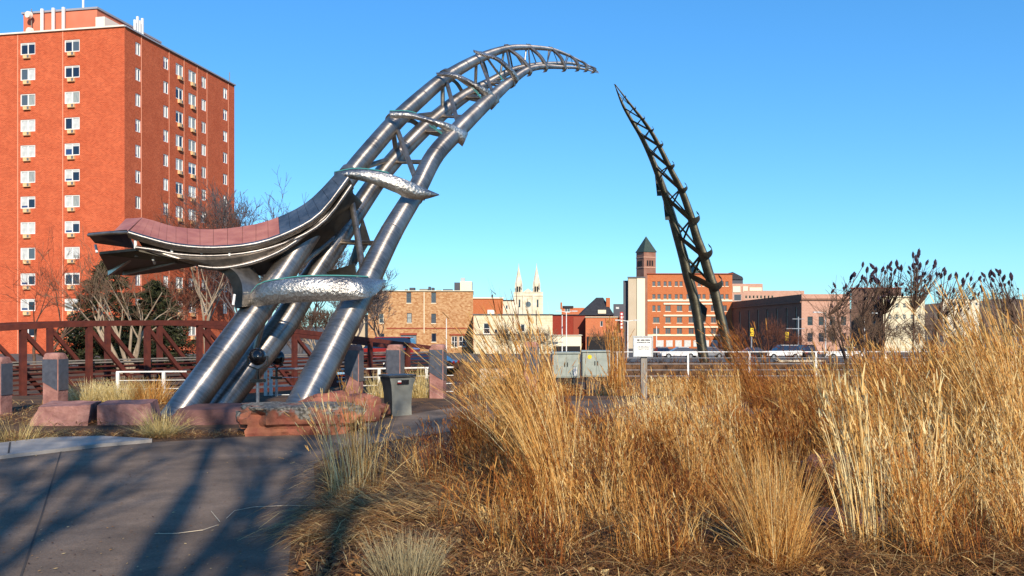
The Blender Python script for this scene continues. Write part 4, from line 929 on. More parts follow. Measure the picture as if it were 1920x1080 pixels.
# clock-less stone tower with pyramid roof
Yt = 330; hw = 17.5 / F * Yt; pc0 = P(1214, 610, Yt); ang = R(-24)
T = Thing('stone_tower', 'square brown stone tower with a green pyramid roof and arched openings', 'tower', (pc0.x, Yt + hw, -4))
e1 = Vector((math.cos(-ang), math.sin(-ang), 0)); e2 = Vector((math.sin(ang), math.cos(ang), 0)); s_ = hw * 2 / (math.cos(ang) + abs(math.sin(ang))); cen = Vector((pc0.x, Yt + hw, 0))
zt, ze = EH + (610 - 472) / F * Yt, EH + (610 - 441) / F * Yt
mb = MB(); mb.box(cen + Vector((0, 0, (zt - 4) / 2)), (s_, s_, zt + 4), e1, e2); T.part('shaft', mb, M['tower_stone'])
mb = MB(); o_ = s_ / 2 * 1.12; vs = [cen + e1 * (o_ * a) + e2 * (o_ * b) + Vector((0, 0, zt)) for a, b in ((-1, -1), (1, -1), (1, 1), (-1, 1))] + [cen + Vector((0, 0, ze))]; mb.add(vs, [(0, 1, 4), (1, 2, 4), (2, 3, 4), (3, 0, 4), (3, 2, 1, 0)]); T.part('pyramid_roof', mb, M['roof_green'])
zc = EH + (610 - 493) / F * Yt
for nrm, sd in ((-e2, e1), (-e1, -e2), (e1, e2)):
    for k in (-1, 0, 1):
        c_ = cen + nrm * (s_ / 2 + .02) + sd * (k * s_ * .2); mb = MB(); mb.box(c_ + Vector((0, 0, zc)), (s_ * .12, .2, 2.0), sd, nrm); T.part('belfry_opening', mb, M['dark_void'])
    mb = MB(); mb.box(cen + nrm * (s_ / 2) + Vector((0, 0, zc + 2.2)), (s_ * 1.02, .3, .35), sd, nrm); T.part('string_course', mb, M['pink_stone'])
    mb = MB(); mb.box(cen + nrm * (s_ / 2) + Vector((0, 0, zc - 1.6)), (s_ * 1.02, .3, .35), sd, nrm); T.part('string_course', mb, M['pink_stone'])
# big orange office building
wins = []
for cy, hh in ((532, 9), (556, 9), (578, 11), (600, 11), (621, 11)):
    for cx in ((1226, 1235.5) if cy < 590 else (1230.5,)): wins.append((cx, cy, 6 if cy < 590 else 12, hh, 'sash' if cy < 590 else 'double', 'pane_grey', 'tower_stone'))
    if cy < 570:
        for cx in (1247, 1256, 1268, 1277, 1290, 1299, 1311, 1320, 1333, 1342, 1354, 1363): wins.append((cx, cy, 6, hh, 'sash', 'pane_grey', 'tower_stone'))
    else:
        for cx in (1252.5, 1274, 1296, 1318, 1338, 1358): wins.append((cx, cy, 10, hh, 'double', 'pane_grey', 'tower_stone'))
T = building('office_building', 'five-storey orange brick office building with white stone bands behind the far arch', 1214, 1373, 514, 655, 200, 24, 'orange_brick', wins, coping='brick_lintel', sill='cream_panel', cop_h=.18)
T.bx('stone_band', 1214, 1373, 562, 565, 'cream_panel', .2)
for y in (568, 590, 611.5): T.bx('stone_band', 1244, 1306, y, y + 3, 'cream_panel', .25); T.bx('stone_band', 1312, 1350, y, y + 3, 'cream_panel', .25)
for x in range(1232, 1370, 17): T.bx('shop_window', x, x + 12, 638, 650, 'pane_blind', .1)
T.bx('stone_band', 1214, 1373, 627, 630, 'cream_panel', .2)
building('side_wing', 'narrow dark brown wing between the windowless slab and the orange office building', 1208.5, 1214, 516, 655, 199, 10, 'tower_stone')
T = Thing('roof_dormer', 'green pointed roof showing above the orange office building', 'roof', tuple(P(1306, 513, 226)))
mb = MB(); mb.prism([P(1297, 514, 226), P(1315, 514, 226), P(1306, 496, 226)], (0, 6, 0)); T.part('gable', mb, M['roof_green'])
T = building('office_block', 'pink block with cream panels behind the dark stone hall', 1373, 1430, 532, 600, 282, 20, 'pink_stone', [(1383, 558, 14, 12, 'plain', 'pane_grey')]); 
for x0, x1, y0, y1 in ((1374, 1388, 537, 548), (1393, 1402, 537, 548), (1405, 1428, 539, 547)): T.bx('cream_panel', x0, x1, y0, y1, 'cream_panel', .2)
T = building('penthouse_block', 'dark sloped rooftop block behind the orange office building', 1372, 1393, 524, 545, 290, 10, 'dark_slate'); mb = MB(); mb.prism([P(1371, 524, 289.5), P(1394, 524, 289.5), P(1392, 519, 289.5), P(1374, 510, 289.5)], (0, 10, 0)); T.part('sloped_roof', mb, M['roof_dark'])
building('parapet_block', 'long low pink roofline with a row of square openings behind the dark stone hall', 1394, 1508, 545, 600, 262, 14, 'pink_stone', [(1399 + 7 * k, 557, 4, 6, 'plain', 'dark_void', 'cream_panel') for k in range(8)])
# stone hall: shade painted into the darker side wall, sunlight into the paler end
h0, h1 = P(1503, 610, 150), P(1373, 610, 200); h0.z = h1.z = 0; d = (h0 - h1).normalized(); L = (h0 - h1).length; zt0 = EH + (610 - 551.5) / F * 150; zb = -4.2
T = Thing('stone_hall', 'long dark brown stone hall with tall narrow slit windows, shade painted into the side toward the river', 'building', (h0.x, h0.y, zb))
ops = [];
for px in (1387, 1404, 1421, 1438.5, 1456.5, 1475, 1492.5):
    t = rayt(h1, d, px); ops.append((t - .55, t + .55, -1.5, zt0 - 2.2))
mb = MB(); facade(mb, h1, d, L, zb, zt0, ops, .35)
hx = Vector((8.2, 0, 0)); Lh = 8.2
wf = [(1.0 + 1.9 * k, 1.0 + 1.9 * k + .9, z, z + 1.5) for k in range(4) for z in (-1.2, 1.6)]
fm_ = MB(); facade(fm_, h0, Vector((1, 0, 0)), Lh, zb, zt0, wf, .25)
q = [h1, h0, h0 + hx, h1 + hx]; mb.add([(v.x, v.y, zt0 - .2) for v in q], [(0, 1, 2, 3)]); mb.add([(q[2].x, q[2].y, zb), (q[3].x, q[3].y, zb), (q[3].x, q[3].y, zt0), (q[2].x, q[2].y, zt0)], [(0, 1, 2, 3)])
mb.add([(q[3].x, q[3].y, zb), (q[0].x, q[0].y, zb), (q[0].x, q[0].y, zt0), (q[3].x, q[3].y, zt0)], [(0, 1, 2, 3)])
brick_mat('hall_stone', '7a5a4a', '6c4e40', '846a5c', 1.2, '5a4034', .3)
T.part('wall', mb, M['hall_stone'], fix=False); T.part('wall', fm_, M['pink_stone'], fix=False, label='pink stone end wall, sunlight painted into its lighter colour'); n = Vector((d.y, -d.x, 0))
for o in ops: window(T, h1 + d * ((o[0] + o[1]) / 2) - n * .25 + Vector((0, 0, (o[2] + o[3]) / 2)), math.atan2(d.y, d.x), 1.1, o[3] - o[2], 'sash', 'cream_panel', ['pane_dark'])
for o in wf: window(T, h0 + Vector(((o[0] + o[1]) / 2, .18, (o[2] + o[3]) / 2)), 0, .9, 1.5, 'sash', 'roof_grey', ['pane_dark'], 'pink_stone')
mb = MB(); mb.beam(h1 + n * .1 + Vector((0, 0, zt0 - 1.3)), h0 + n * .1 + Vector((0, 0, zt0 - 1.3)), .3, .3); T.part('cornice', mb, M['hall_stone'])
mb = MB(); mb.box(h0 + Vector((Lh / 2, -.1, zt0 - .9)), (Lh + .2, .3, .3)); T.part('cornice', mb, M['hall_stone'])
T = building('brick_block', 'dark brick block half hidden behind the shrubs with dark seed heads', 1596, 1690, 541, 655, 186, 14, 'brown_stone', [(1625 + 14 * k, cy, 6, 10, 'sash', 'pane_grey', 'cream_panel') for k in range(5) for cy in (560, 582, 606)], coping='brick_lintel', cop_h=.2)
T = building('office_building', 'cream stone building lit by the sun behind the shrubs with dark seed heads', 1656, 1734, 557, 655, 176, 12, 'cream_stone', [(1668 + 14 * k, cy, 6, 9, 'sash', 'pane_grey', 'cream_panel') for k in range(5) for cy in (573, 594, 615)], coping='cream_panel', cop_h=.2)
building('warehouse', 'long low white building on the slope at far right', 1768, 1836, 562, 582, 420, 20, 'cathedral_stone', [(1776 + 11 * k, 570, 4, 6) for k in range(6)], coping='cream_panel', cop_h=.3)
# hill on the right
mat('hill_scrub', '5a4636', '7a5e44', scale=.06, rough=1, bump=1, bscale=.4, detail=9)
mb = MB(); xs = np.linspace(120, 900, 60); ys = np.linspace(470, 900, 20); vs = []
for y in ys:
    for x in xs:
        k = (x / y - .38) / .2; prof = max(0, min(1, (x - 165) / 160)); e = 22 * prof * min(1, (y - 465) / 60) + 6 * noise.noise((x * .012, y * .012, 3)) * prof + 2.2 * noise.noise((x * .08, y * .08, 5)) * prof
        vs.append((x, y, -4.5 + max(0, e)))
n = len(xs); mb.add(vs, [(j * n + i, j * n + i + 1, (j + 1) * n + i + 1, (j + 1) * n + i) for j in range(len(ys) - 1) for i in range(n - 1)]); struct('hill', mb, M['hill_scrub'], smooth='all', fix=False)

# ------------------------------------------------------------------ cars
def car_meshes():
    out = {}
    def prof(kind):
        if kind == 'suv': return [(-2.3, .45), (-2.32, .95), (-2.15, 1.05), (2.0, 1.0), (2.28, .85), (2.3, .42)], [(-2.15, 1.04), (-1.95, 1.62), (-1.6, 1.72), (.45, 1.70), (1.15, 1.02)]
        return [(-2.25, .4), (-2.28, .8), (-2.1, .93), (1.1, .92), (2.1, .8), (2.25, .62), (2.25, .36)], [(-1.9, .92), (-1.25, 1.36), (-.9, 1.43), (.15, 1.42), (1.05, .92)]
    for kind in ('suv', 'sedan'):
        lo, up = prof(kind); parts = {}
        mb = MB(); n = len(lo); vs = [(x, s * (.88 if z > .7 else .86), z) for s in (-1, 1) for x, z in lo]; mb.add(vs, [tuple(range(n)), tuple(range(2 * n - 1, n - 1, -1))] + [(i, (i + 1) % n, n + (i + 1) % n, n + i) for i in range(n)]); parts['body'] = mb
        mb = MB(); n = len(up); vs = [(x, s * (.84 if z < 1.1 else .68), z) for s in (-1, 1) for x, z in up]; mb.add(vs, [tuple(range(n)), tuple(range(2 * n - 1, n - 1, -1))] + [(i, (i + 1) % n, n + (i + 1) % n, n + i) for i in range(n)]); parts['cabin'] = mb
        zt = max(z for x, z in up); mb = MB(); mb.box(((up[1][0] + up[3][0]) / 2, 0, zt + .01), ((up[3][0] - up[1][0]) * .95, 1.3, .06)); parts['roof'] = mb
        out[kind] = parts
    return out
CARP = car_meshes(); CARM = {}
def car(kind, paint, p, rz, label, group):
    T = Thing('parked_car', label, 'car', p, group); T.o.rotation_euler.z = rz
    def g(nm, mb, m):
        k = (kind, nm, m)
        if k not in CARM: CARM[k] = mb().mesh(nm, M[m], smooth=25)
        return CARM[k]
    P_ = CARP[kind]
    link('body', g('body', lambda: P_['body'], paint), T.o); link('cabin_glass', g('cabin', lambda: P_['cabin'], 'pane_dark'), T.o); link('roof', g('roof', lambda: P_['roof'], paint), T.o)
    for x in (-1.4, 1.4):
        for s in (-1, 1):
            w = link('wheel', g('wheel', lambda: MB().tube([(0, -.1, 0), (0, .1, 0)], .34, 16), 'tyre'), T.o, (x, s * .82, .34)); link('hub', g('hub', lambda: MB().tube([(0, -.11, 0), (0, .11, 0)], .19, 12), 'hub'), w)
    for s in (-1, 1):
        link('tail_light', g('tl', lambda: MB().box((0, 0, 0), (.08, .3, .16)), 'tail_light'), T.o, (-2.28, s * .66, .82)); link('headlight', g('hl', lambda: MB().box((0, 0, 0), (.1, .34, .14)), 'head_light'), T.o, (2.22, s * .6, .72))
def gpos(px, Y, dz=0): p = P(px, 610, Y); p.z = zg(p.x, Y) + dz; return p
g = 'cars parked across the river'
car('suv', 'car_white', gpos(1466, 112), R(185), 'white sport utility car parked across the river below the dark stone hall', g)
car('sedan', 'car_dark', gpos(1405, 112), R(175), 'dark car parked left of the white sport utility car', g)
car('suv', 'car_dark', gpos(1508, 114), R(95), 'dark car parked right of the white sport utility car', g)
car('sedan', 'car_white', gpos(1272, 112), R(180), 'white car parked in front of the orange office building', g)
car('sedan', 'car_silver', gpos(1240, 116), R(90), 'silver car seen end-on left of the white one, in front of the orange office building', g)
car('sedan', 'car_white', gpos(1582, 110), R(170), 'white car parked behind the long railing near the shrubs', g)
car('sedan', 'car_silver', gpos(1326, 114), R(178), 'silver car parked behind the base of the far arch', g)
g = 'cars parked beyond the footbridge'
car('suv', 'car_red', gpos(648, 48), R(80), 'red car showing its tail light between the arch leg and the first pillar', g)
car('sedan', 'car_white', gpos(712, 52), R(170), 'white car parked between the first two pillars, beyond the footbridge', g)
car('suv', 'car_red', gpos(718, 58), R(175), 'dark red car parked behind the white one, beyond the footbridge', g)
car('sedan', 'car_dark', gpos(790, 56), R(170), 'dark car parked beyond the footbridge, right of the second pillar', g)
# ------------------------------------------------------------------ lamps, poles, traffic lights
def lamp(px, pyt, Y, label, arms=(1, -1), r=.1):
    p = gpos(px, Y); zt = EH + (610 - pyt) / F * Y; T = Thing('street_lamp', label, 'street lamp', p, 'street lamps across the river')
    mb = MB(); mb.tube([p, (p.x, p.y, zt)], [r, r * .7], 8); T.part('pole', mb, M['white_paint'], smooth=40)
    for s in arms:
        mb = MB(); mb.tube([(p.x, p.y, zt - .1), (p.x + s * .9, p.y, zt + .05)], .05, 6); T.part('arm', mb, M['white_paint'])
        mb = MB(); mb.box((p.x + s * 1.3, p.y, zt + .05), (.9, .4, .16)); T.part('lamp_head', mb, M['galv'])
lamp(1062, 584, 140, 'two-headed street lamp in front of the red building'); lamp(1054, 591, 145, 'thin pole close left of the two-headed street lamp', ())
lamp(1177, 601, 120, 'white street lamp just left of the information sign'); lamp(837, 597, 150, 'tall thin white pole in front of the stone warehouse', ()); lamp(1231, 612, 150, 'thin pole in front of the orange office building', ())
lamp(1621, 588, 120, 'street lamp rising among the shrubs with dark seed heads', (1,)); lamp(1548, 586, 125, 'street lamp right of the dark stone hall', (-1,))
def signal(px, pyt, Y, label, arm):
    p = gpos(px, Y); zt = EH + (610 - pyt) / F * Y; T = Thing('traffic_light', label, 'traffic light', p, 'traffic lights across the river')
    mb = MB(); mb.tube([p, (p.x, p.y, zt)], [.11, .08], 8); T.part('pole', mb, M['galv'])
    if arm: mb = MB(); mb.tube([(p.x - 1.6, p.y, zt - 1.6), (p.x + .8, p.y, zt - 1.6)], .06, 6); T.part('arm', mb, M['galv']); mb = MB(); mb.tube([(p.x - .8, p.y, zt - .3), (p.x + .8, p.y, zt - .3)], .05, 6); T.part('arm', mb, M['galv'])
    x = p.x - (1.6 if arm else 0); z = zt - (2.6 if arm else .5)
    mb = MB(); mb.box((x, p.y - .15, z), (.42, .3, 1.15)); h_ = T.part('signal_housing', mb, M['yellow_paint'])
    for k in (-1, 0, 1):
        mb = MB(); mb.tube([(x, p.y - .31, z + k * .34), (x, p.y - .34, z + k * .34)], .09, 10); T.part('signal_lens', mb, M['black_metal'], h_)
signal(1497, 594, 118, 'traffic light with cross arms near the right end of the dark stone hall', True); signal(1409, 616, 124, 'traffic light in front of the left part of the dark stone hall', False)
# low steps on the far bank
mat('step_stone', 'c2b49c', 'b0a08a', scale=2, rough=.9)
for px0, px1, py, Y, lab in ((1455, 1545, 676, 62, 'broad pale stone steps on the far bank behind the railing'), (900, 952, 694, 30, 'pale stone steps seen through the tall grass beside the path')):
    T = Thing('stone_steps', lab, 'steps', tuple(P((px0 + px1) / 2, py + 26, Y)))
    for k in range(4):
        a, b = P(px0, py + k * 8 + 5, Y - k * .5), P(px1, py + k * 8, Y - k * .5); mb = MB(); mb.box(((a.x + b.x) / 2, Y - k * .5 + .3, (a.z + b.z) / 2), (b.x - a.x, .7, b.z - a.z + .05)); T.part('step', mb, M['step_stone'])
# ------------------------------------------------------------------ trees
def np_mesh(name, V, Fq, m, tone=None, smooth=False):
    me = bpy.data.meshes.new(name); nv, nf = len(V), len(Fq); k = Fq.shape[1]
    me.vertices.add(nv); me.vertices.foreach_set('co', V.astype(np.float32).ravel())
    me.loops.add(nf * k); me.loops.foreach_set('vertex_index', Fq.astype(np.int32).ravel())
    me.polygons.add(nf); me.polygons.foreach_set('loop_start', np.arange(0, nf * k, k, dtype=np.int32)); me.polygons.foreach_set('loop_total', np.full(nf, k, dtype=np.int32))
    if smooth: me.polygons.foreach_set('use_smooth', np.ones(nf, dtype=bool))
    me.update(calc_edges=True)
    if tone is not None:
        at_ = me.attributes.new('tone', 'FLOAT', 'POINT'); at_.data.foreach_set('value', tone.astype(np.float32))
    me.materials.append(m); return me
def seg_mesh(name, segs, n, m):
    S = np.array([(*a, *b, r0, r1) for a, b, r0, r1 in segs]); p0, p1, r0, r1 = S[:, :3], S[:, 3:6], S[:, 6], S[:, 7]
    d = p1 - p0; d /= np.maximum(1e-6, np.linalg.norm(d, axis=1))[:, None]
    ref = np.where(np.abs(d[:, 2:3]) < .9, np.array([[0, 0, 1.]]), np.array([[0, 1., 0]])); x = np.cross(d, ref); x /= np.linalg.norm(x, axis=1)[:, None]; y = np.cross(d, x)
    an = np.arange(n) * 2 * np.pi / n
    ring = x[:, None] * np.cos(an)[None, :, None] + y[:, None] * np.sin(an)[None, :, None]
    V = np.concatenate([p0[:, None] + ring * r0[:, None, None], p1[:, None] + ring * r1[:, None, None]], 1)
    k = np.arange(n); k2 = (k + 1) % n; q = np.stack([k, k2, n + k2, n + k], 1); Fq = (np.arange(len(S)) * 2 * n)[:, None, None] + q[None]
    return np_mesh(name, V.reshape(-1, 3), Fq.reshape(-1, 4), m, smooth=True)
def grow(rnd, p, d, L, r, lev, maxlev, out, nch=(3, 5), spread=.75, up=.12, shrink=.62, wob=.16, rmin=.006):
    n = 4 if lev < 2 else 3; q = p.copy(); dd = d.copy(); kids = []
    for i in range(n):
        dd = (dd + Vector((rnd.gauss(0, wob), rnd.gauss(0, wob), rnd.gauss(0, wob) + up * .5))).normalized(); q2 = q + dd * (L / n)
        r2 = max(rmin * .7, r * (1 - .5 * (i + 1) / n)); ra = max(rmin * .7, r * (1 - .5 * i / n)); out.append((lev, tuple(q), tuple(q2), ra, r2)); q = q2
        if i >= (1 if lev else 2) - (1 if lev > 1 else 0): kids.append((q.copy(), dd.copy(), r2))
    if lev < maxlev:
        for k in range(rnd.randint(*nch)):
            b, bd_, br = rnd.choice(kids) if k else kids[-1]
            pr = Vector((rnd.gauss(0, 1), rnd.gauss(0, 1), rnd.gauss(0, .6))); pr = (pr - bd_ * pr.dot(bd_)).normalized()
            nd_ = (bd_ + pr * spread * rnd.uniform(.5, 1.3) + Vector((0, 0, up))).normalized()
            grow(rnd, b, nd_, L * shrink * rnd.uniform(.75, 1.15), max(rmin, br * rnd.uniform(.55, .8)), lev + 1, maxlev, out, nch, spread, up, shrink, wob, rmin)
def bare_tree(label, base, H, seed, stems=1, r=.12, maxlev=5, bark='bark_dark', twig=None, lean=(0, 0), group=None, nch=(3, 5), spread=.75, name='bare_tree', rmin=.006, up=.12, fan=.35, shrink=.66, fans=None):
    rnd = random.Random(seed); out = []
    for s in range(stems):
        d = Vector((lean[0] + (rnd.uniform(-fan, fan) if stems > 1 else 0), lean[1] + (rnd.uniform(-fan * .6, fan * .6) if stems > 1 else 0), 1)).normalized()
        if fans: d = Vector((fans[s], rnd.uniform(-.15, .15), 1)).normalized()
        grow(rnd, Vector((rnd.uniform(-.15, .15) * (stems > 1), rnd.uniform(-.1, .1), -.3)), d, H * .42, r * rnd.uniform(.75, 1.1), 0, maxlev, out, nch, spread, up, shrink, .1, rmin)
    T = Thing(name, label, 'tree', base, group)
    link('trunk', seg_mesh('trunk', [s[1:] for s in out if s[0] <= 1], 8, M[bark]), T.o)
    link('crown', seg_mesh('crown', [s[1:] for s in out if s[0] > 1], 4, M[twig or bark]), T.o)
    return T
bare_tree('pale many-stemmed bare tree in front of the dark spruce', gpos(240, 46), 7.4, 21, 6, .15, 4, 'bark_pale', 'twig_tan', fans=(-.62, -.38, -.2, .05, .22, .4), group='bare trees by the footbridge', nch=(2, 4), rmin=.009)
bare_tree('bare tree with thin dark twigs across the left windows of the apartment block', gpos(70, 50), 7.6, 5, 3, .1, 5, 'bark_dark', 'twig_red', group='bare trees by the footbridge', rmin=.008, fan=.6, nch=(2, 4))
bare_tree('bare reddish tree between the apartment block and the wing of the arch', gpos(388, 62), 11.5, 8, 3, .16, 5, 'bark_pale', 'twig_red', group='bare trees by the footbridge', rmin=.011, fan=.3, nch=(3, 4))
bare_tree('bare tree with fine bluish twigs right of the apartment block', gpos(478, 100), 18.5, 31, 4, .22, 5, 'bark_blue', 'bark_blue', group='bare trees behind the arch', rmin=.022, fan=.4)
bare_tree('smaller bare tree with bluish twigs seen under the upper wing', gpos(560, 104), 15.5, 33, 5, .2, 5, 'bark_blue', 'bark_blue', group='bare trees behind the arch', rmin=.022, fan=.4)
bare_tree('bare tree seen between the arch legs above the lower blade', gpos(650, 100), 10.5, 37, 3, .2, 5, 'bark_blue', 'bark_blue', group='bare trees behind the arch', rmin=.02, fan=.4)
bare_tree('bare tree with twigs above the left end of the stone warehouse', gpos(722, 120), 10.5, 41, 2, .2, 5, 'bark_blue', 'bark_blue', group='bare trees behind the arch', rmin=.02, fan=.5)
bare_tree('short brown bare tree behind the footbridge between the arch legs', gpos(600, 70), 4.8, 43, 4, .09, 5, 'bark_pale', 'bark_dark', group='bare trees by the footbridge', rmin=.012, fan=.5)
bare_tree('thin bare tree behind the left leg of the arch', gpos(330, 66), 6.5, 47, 3, .1, 5, 'bark_pale', 'twig_red', group='bare trees by the footbridge', rmin=.014, fan=.5)
# reddish leafless shrubs across the river
k = 0
for px, Y, H, lab in ((1388, 100, 3.6, 'reddish leafless shrub left of the white sport utility car'), (1432, 98, 4.2, 'tallest reddish leafless shrub in front of the dark stone hall'), (1478, 100, 3.2, 'low reddish leafless shrub below the traffic light'), (1540, 92, 4.0, 'brown leafless shrub right of the dark stone hall'),
                      (1590, 88, 5.5, 'tall brown bare shrub in front of the pinkish wall of the hall'), (1640, 86, 5.2, 'dense brown bare shrub in front of the dark brick block'), (1700, 88, 4.2, 'brown bare shrub below the sunlit cream building'), (1770, 90, 5, 'brown bare shrub left of the far white building'), (1010, 92, 3.6, 'brown leafless shrub before the cream stone building'), (1140, 96, 3.4, 'brown leafless shrub before the orange brick shop'), (970, 60, 2.6, 'bare bush behind the tall grass and left of the cabinets')):
    bare_tree(lab, gpos(px, Y), H * 1.15, 60 + k, 6 if px < 1550 else 4, .05, 4, 'twig_red' if px < 1500 and px > 1200 else 'twig_tan', group='leafless shrubs across the river', rmin=.012, fan=.8, name='bare_shrub', nch=(3, 4)); k += 1
# spruce
def spruce(label, base, H, W, seed):
    rnd = random.Random(seed); rs = np.random.RandomState(seed); T = Thing('spruce_tree', label, 'tree', base)
    mb = MB(); mb.tube([(0, 0, -.3), (0, 0, H * .6), (0, 0, H * .97)], [.2, .1, .02], 8); link('trunk', mb.mesh('trunk', M['bark_dark'], smooth=40), T.o)
    segs, V, tone = [], [], []
    for i in range(300):
        z = H * (.03 + .95 * rnd.random() ** 1.25); f = 1 - z / H; L = W / 2 * (f ** .75) * rnd.uniform(.55, 1.12) + .15; a = rnd.uniform(0, 6.283); dr = rnd.uniform(-.25, .12)
        p0 = np.array([0, 0, z]); dv = np.array([math.cos(a), math.sin(a), dr]); p1 = p0 + dv * L + np.array([0, 0, .18 * L * rnd.random()]); segs.append((tuple(p0), tuple(p1), .03, .008))
        nn = int(70 * L / 2) + 25; t = rs.uniform(.2, 1.05, nn) ** .8; c = p0 + (p1 - p0) * t[:, None] + rs.normal(0, .1, (nn, 3)) * np.array([1, 1, .8]) * (.5 + L * .25)
        o1 = rs.normal(0, 1, (nn, 3)); o1 += dv * 1.2; o1 /= np.linalg.norm(o1, axis=1)[:, None]; o2 = np.cross(o1, rs.normal(0, 1, (nn, 3))); o2 /= np.linalg.norm(o2, axis=1)[:, None]
        s = rs.uniform(.07, .17, nn)[:, None]; V.append(np.stack([c - o1 * s * .6 - o2 * s * .28, c + o1 * s - o2 * s * .08, c + o1 * s + o2 * s * .08, c - o1 * s * .6 + o2 * s * .28], 1)); tone.append(np.repeat(np.clip(rs.normal(.45, .25, nn), 0, 1), 4))
    V = np.concatenate(V); nq = len(V); link('crown', np_mesh('crown', V.reshape(-1, 3), np.arange(nq * 4).reshape(-1, 4), M['spruce_needles'], np.concatenate(tone)), T.o)
    link('branches', seg_mesh('branches', segs, 4, M['bark_dark']), T.o)
spruce('dark olive spruce in front of the apartment block, behind the footbridge', gpos(200, 54), 6.8, 6.4, 4)
spruce('second dark spruce just right of the first, partly behind the pale bare tree', gpos(290, 56), 5.6, 5.4, 9)
# trees behind the viewpoint whose shadows fall across the path
for x, y, H, s, st, r_, lab in ((1.1, -9, 15.5, 71, 2, .46, 'tall forked bare tree behind the viewpoint whose trunk shades the path'), (-2.2, -16, 15, 73, 2, .3, 'bare tree behind the viewpoint and left of the forked one'), (-7.5, -16, 15, 75, 2, .28, 'bare tree behind the viewpoint at the far left')):
    bare_tree(lab, (x, y, 0), H, s, st, r_, 4, 'bark_dark', 'bark_dark', group='trees behind the viewpoint', rmin=.03, fan=.13, nch=(3, 4), spread=.5)

# ------------------------------------------------------------------ sumac shrubs with dark seed heads
hm = bmesh.new(); bmesh.ops.create_icosphere(hm, subdivisions=3, radius=1)
for v in hm.verts:
    q = v.co.copy(); t = (q.z + 1) / 2; w = (1 - t) ** .7 * (.3 + 1.0 * t) * 1.15 + .04; v.co = Vector((q.x * .042 * w * 1.25, q.y * .042 * w * 1.25, q.z * .085)) * (1 + .35 * noise.noise(q * 4)) + Vector((.018 * noise.noise(q * 3), .018 * noise.noise(q * 3 + Vector((5, 0, 0))), .08))
head_me = bpy.data.meshes.new('seed_head'); hm.to_mesh(head_me); hm.free(); head_me.materials.append(M['sumac_head'])
def sumac(label, px, Y, seed, heads, base_px=None):
    rnd = random.Random(seed); b = P(base_px or px, 610, Y); b.z = -.05; T = Thing('sumac_shrub', label, 'shrub', b, 'sumac shrubs at right')
    segs = []; forks = []
    for k in range(4):
        a = Vector((rnd.uniform(-.15, .15), rnd.uniform(-.15, .15), 0)); f = Vector((rnd.uniform(-.5, .5) + (px - (base_px or px)) / F * Y * .6, rnd.uniform(-.3, .3), rnd.uniform(1.3, 1.9))); m_ = (a + f) / 2 + Vector((rnd.uniform(-.1, .1), 0, .1))
        segs += [(tuple(a), tuple(m_), .022, .018), (tuple(m_), tuple(f), .018, .014)]; forks.append(f)
    for hx, hy in heads:
        t = P(hx, hy, Y + rnd.uniform(-.35, .35)) - b; f = min(forks, key=lambda q: (q - t).length + rnd.uniform(0, .2)); c = f.lerp(t, .55) + Vector((rnd.uniform(-.08, .08), rnd.uniform(-.05, .05), -.08))
        segs += [(tuple(f), tuple(c), .012, .009), (tuple(c), tuple(t), .009, .006)]
        for _ in range(2):
            e = c + Vector((rnd.gauss(0, .22), rnd.gauss(0, .2), rnd.uniform(.05, .35))); segs.append((tuple(c), tuple(e), .006, .003))
        o = link('seed_head', head_me, T.o, t); dv = ((t - c).normalized() + Vector((rnd.gauss(0, .35), rnd.gauss(0, .3), .2))).normalized(); o.rotation_euler = dv.to_track_quat('Z', 'Y').to_euler(); o.scale = (1, 1, 1); s = rnd.uniform(.6, 1.0); o.scale = (s, s, s * rnd.uniform(.8, 1.15))
    for hx, hy in heads:      # finer side twigs and smaller second heads below the big ones
        for _ in range(3):
            t = P(hx + rnd.gauss(0, 14), hy + rnd.uniform(6, 42), Y + rnd.uniform(-.4, .4)) - b; f = min(forks, key=lambda q: (q - t).length); c = f.lerp(t, .5) + Vector((rnd.gauss(0, .06), rnd.gauss(0, .06), rnd.gauss(0, .05)))
            segs += [(tuple(f), tuple(c), .007, .005), (tuple(c), tuple(t), .005, .003)]
            for _ in range(2): segs.append((tuple(c.lerp(t, rnd.random())), tuple(t + Vector((rnd.gauss(0, .12), rnd.gauss(0, .12), rnd.gauss(.05, .1)))), .003, .0015))
            if rnd.random() < .35:
                o = link('seed_head', head_me, T.o, t); o.rotation_euler = (rnd.uniform(-.9, .9), rnd.uniform(-.9, .9), rnd.uniform(0, 6)); s = rnd.uniform(.35, .7); o.scale = (s * 1.1, s, s)
    for _ in range(70):
        f = rnd.choice(forks); e = f + Vector((rnd.gauss(0, .35), rnd.gauss(0, .3), rnd.uniform(-.2, .5))); segs.append((tuple(f.lerp(f * .6, rnd.random())), tuple(e), .005, .002))
    link('stems', seg_mesh('stems', segs, 5, M['bark_dark']), T.o)
rs = random.Random(2)
sumac('leftmost sumac shrub, low, with drooping dark seed heads', 1600, 17.2, 1, [(1567, 540), (1583, 545), (1594, 525), (1602, 519), (1617, 501), (1612, 530), (1622, 528), (1606, 541), (1588, 555), (1620, 548)])
sumac('sumac shrub with a dense cluster of dark seed heads left of the tallest one', 1650, 16.8, 2, [(1632, 520), (1640, 505), (1643, 511), (1636, 528), (1654, 510), (1659, 515), (1633, 533), (1644, 531), (1663, 505), (1668, 500), (1672, 508), (1682, 500), (1686, 506), (1676, 516), (1690, 509), (1650, 535), (1625, 512), (1615, 524), (1668, 527)])
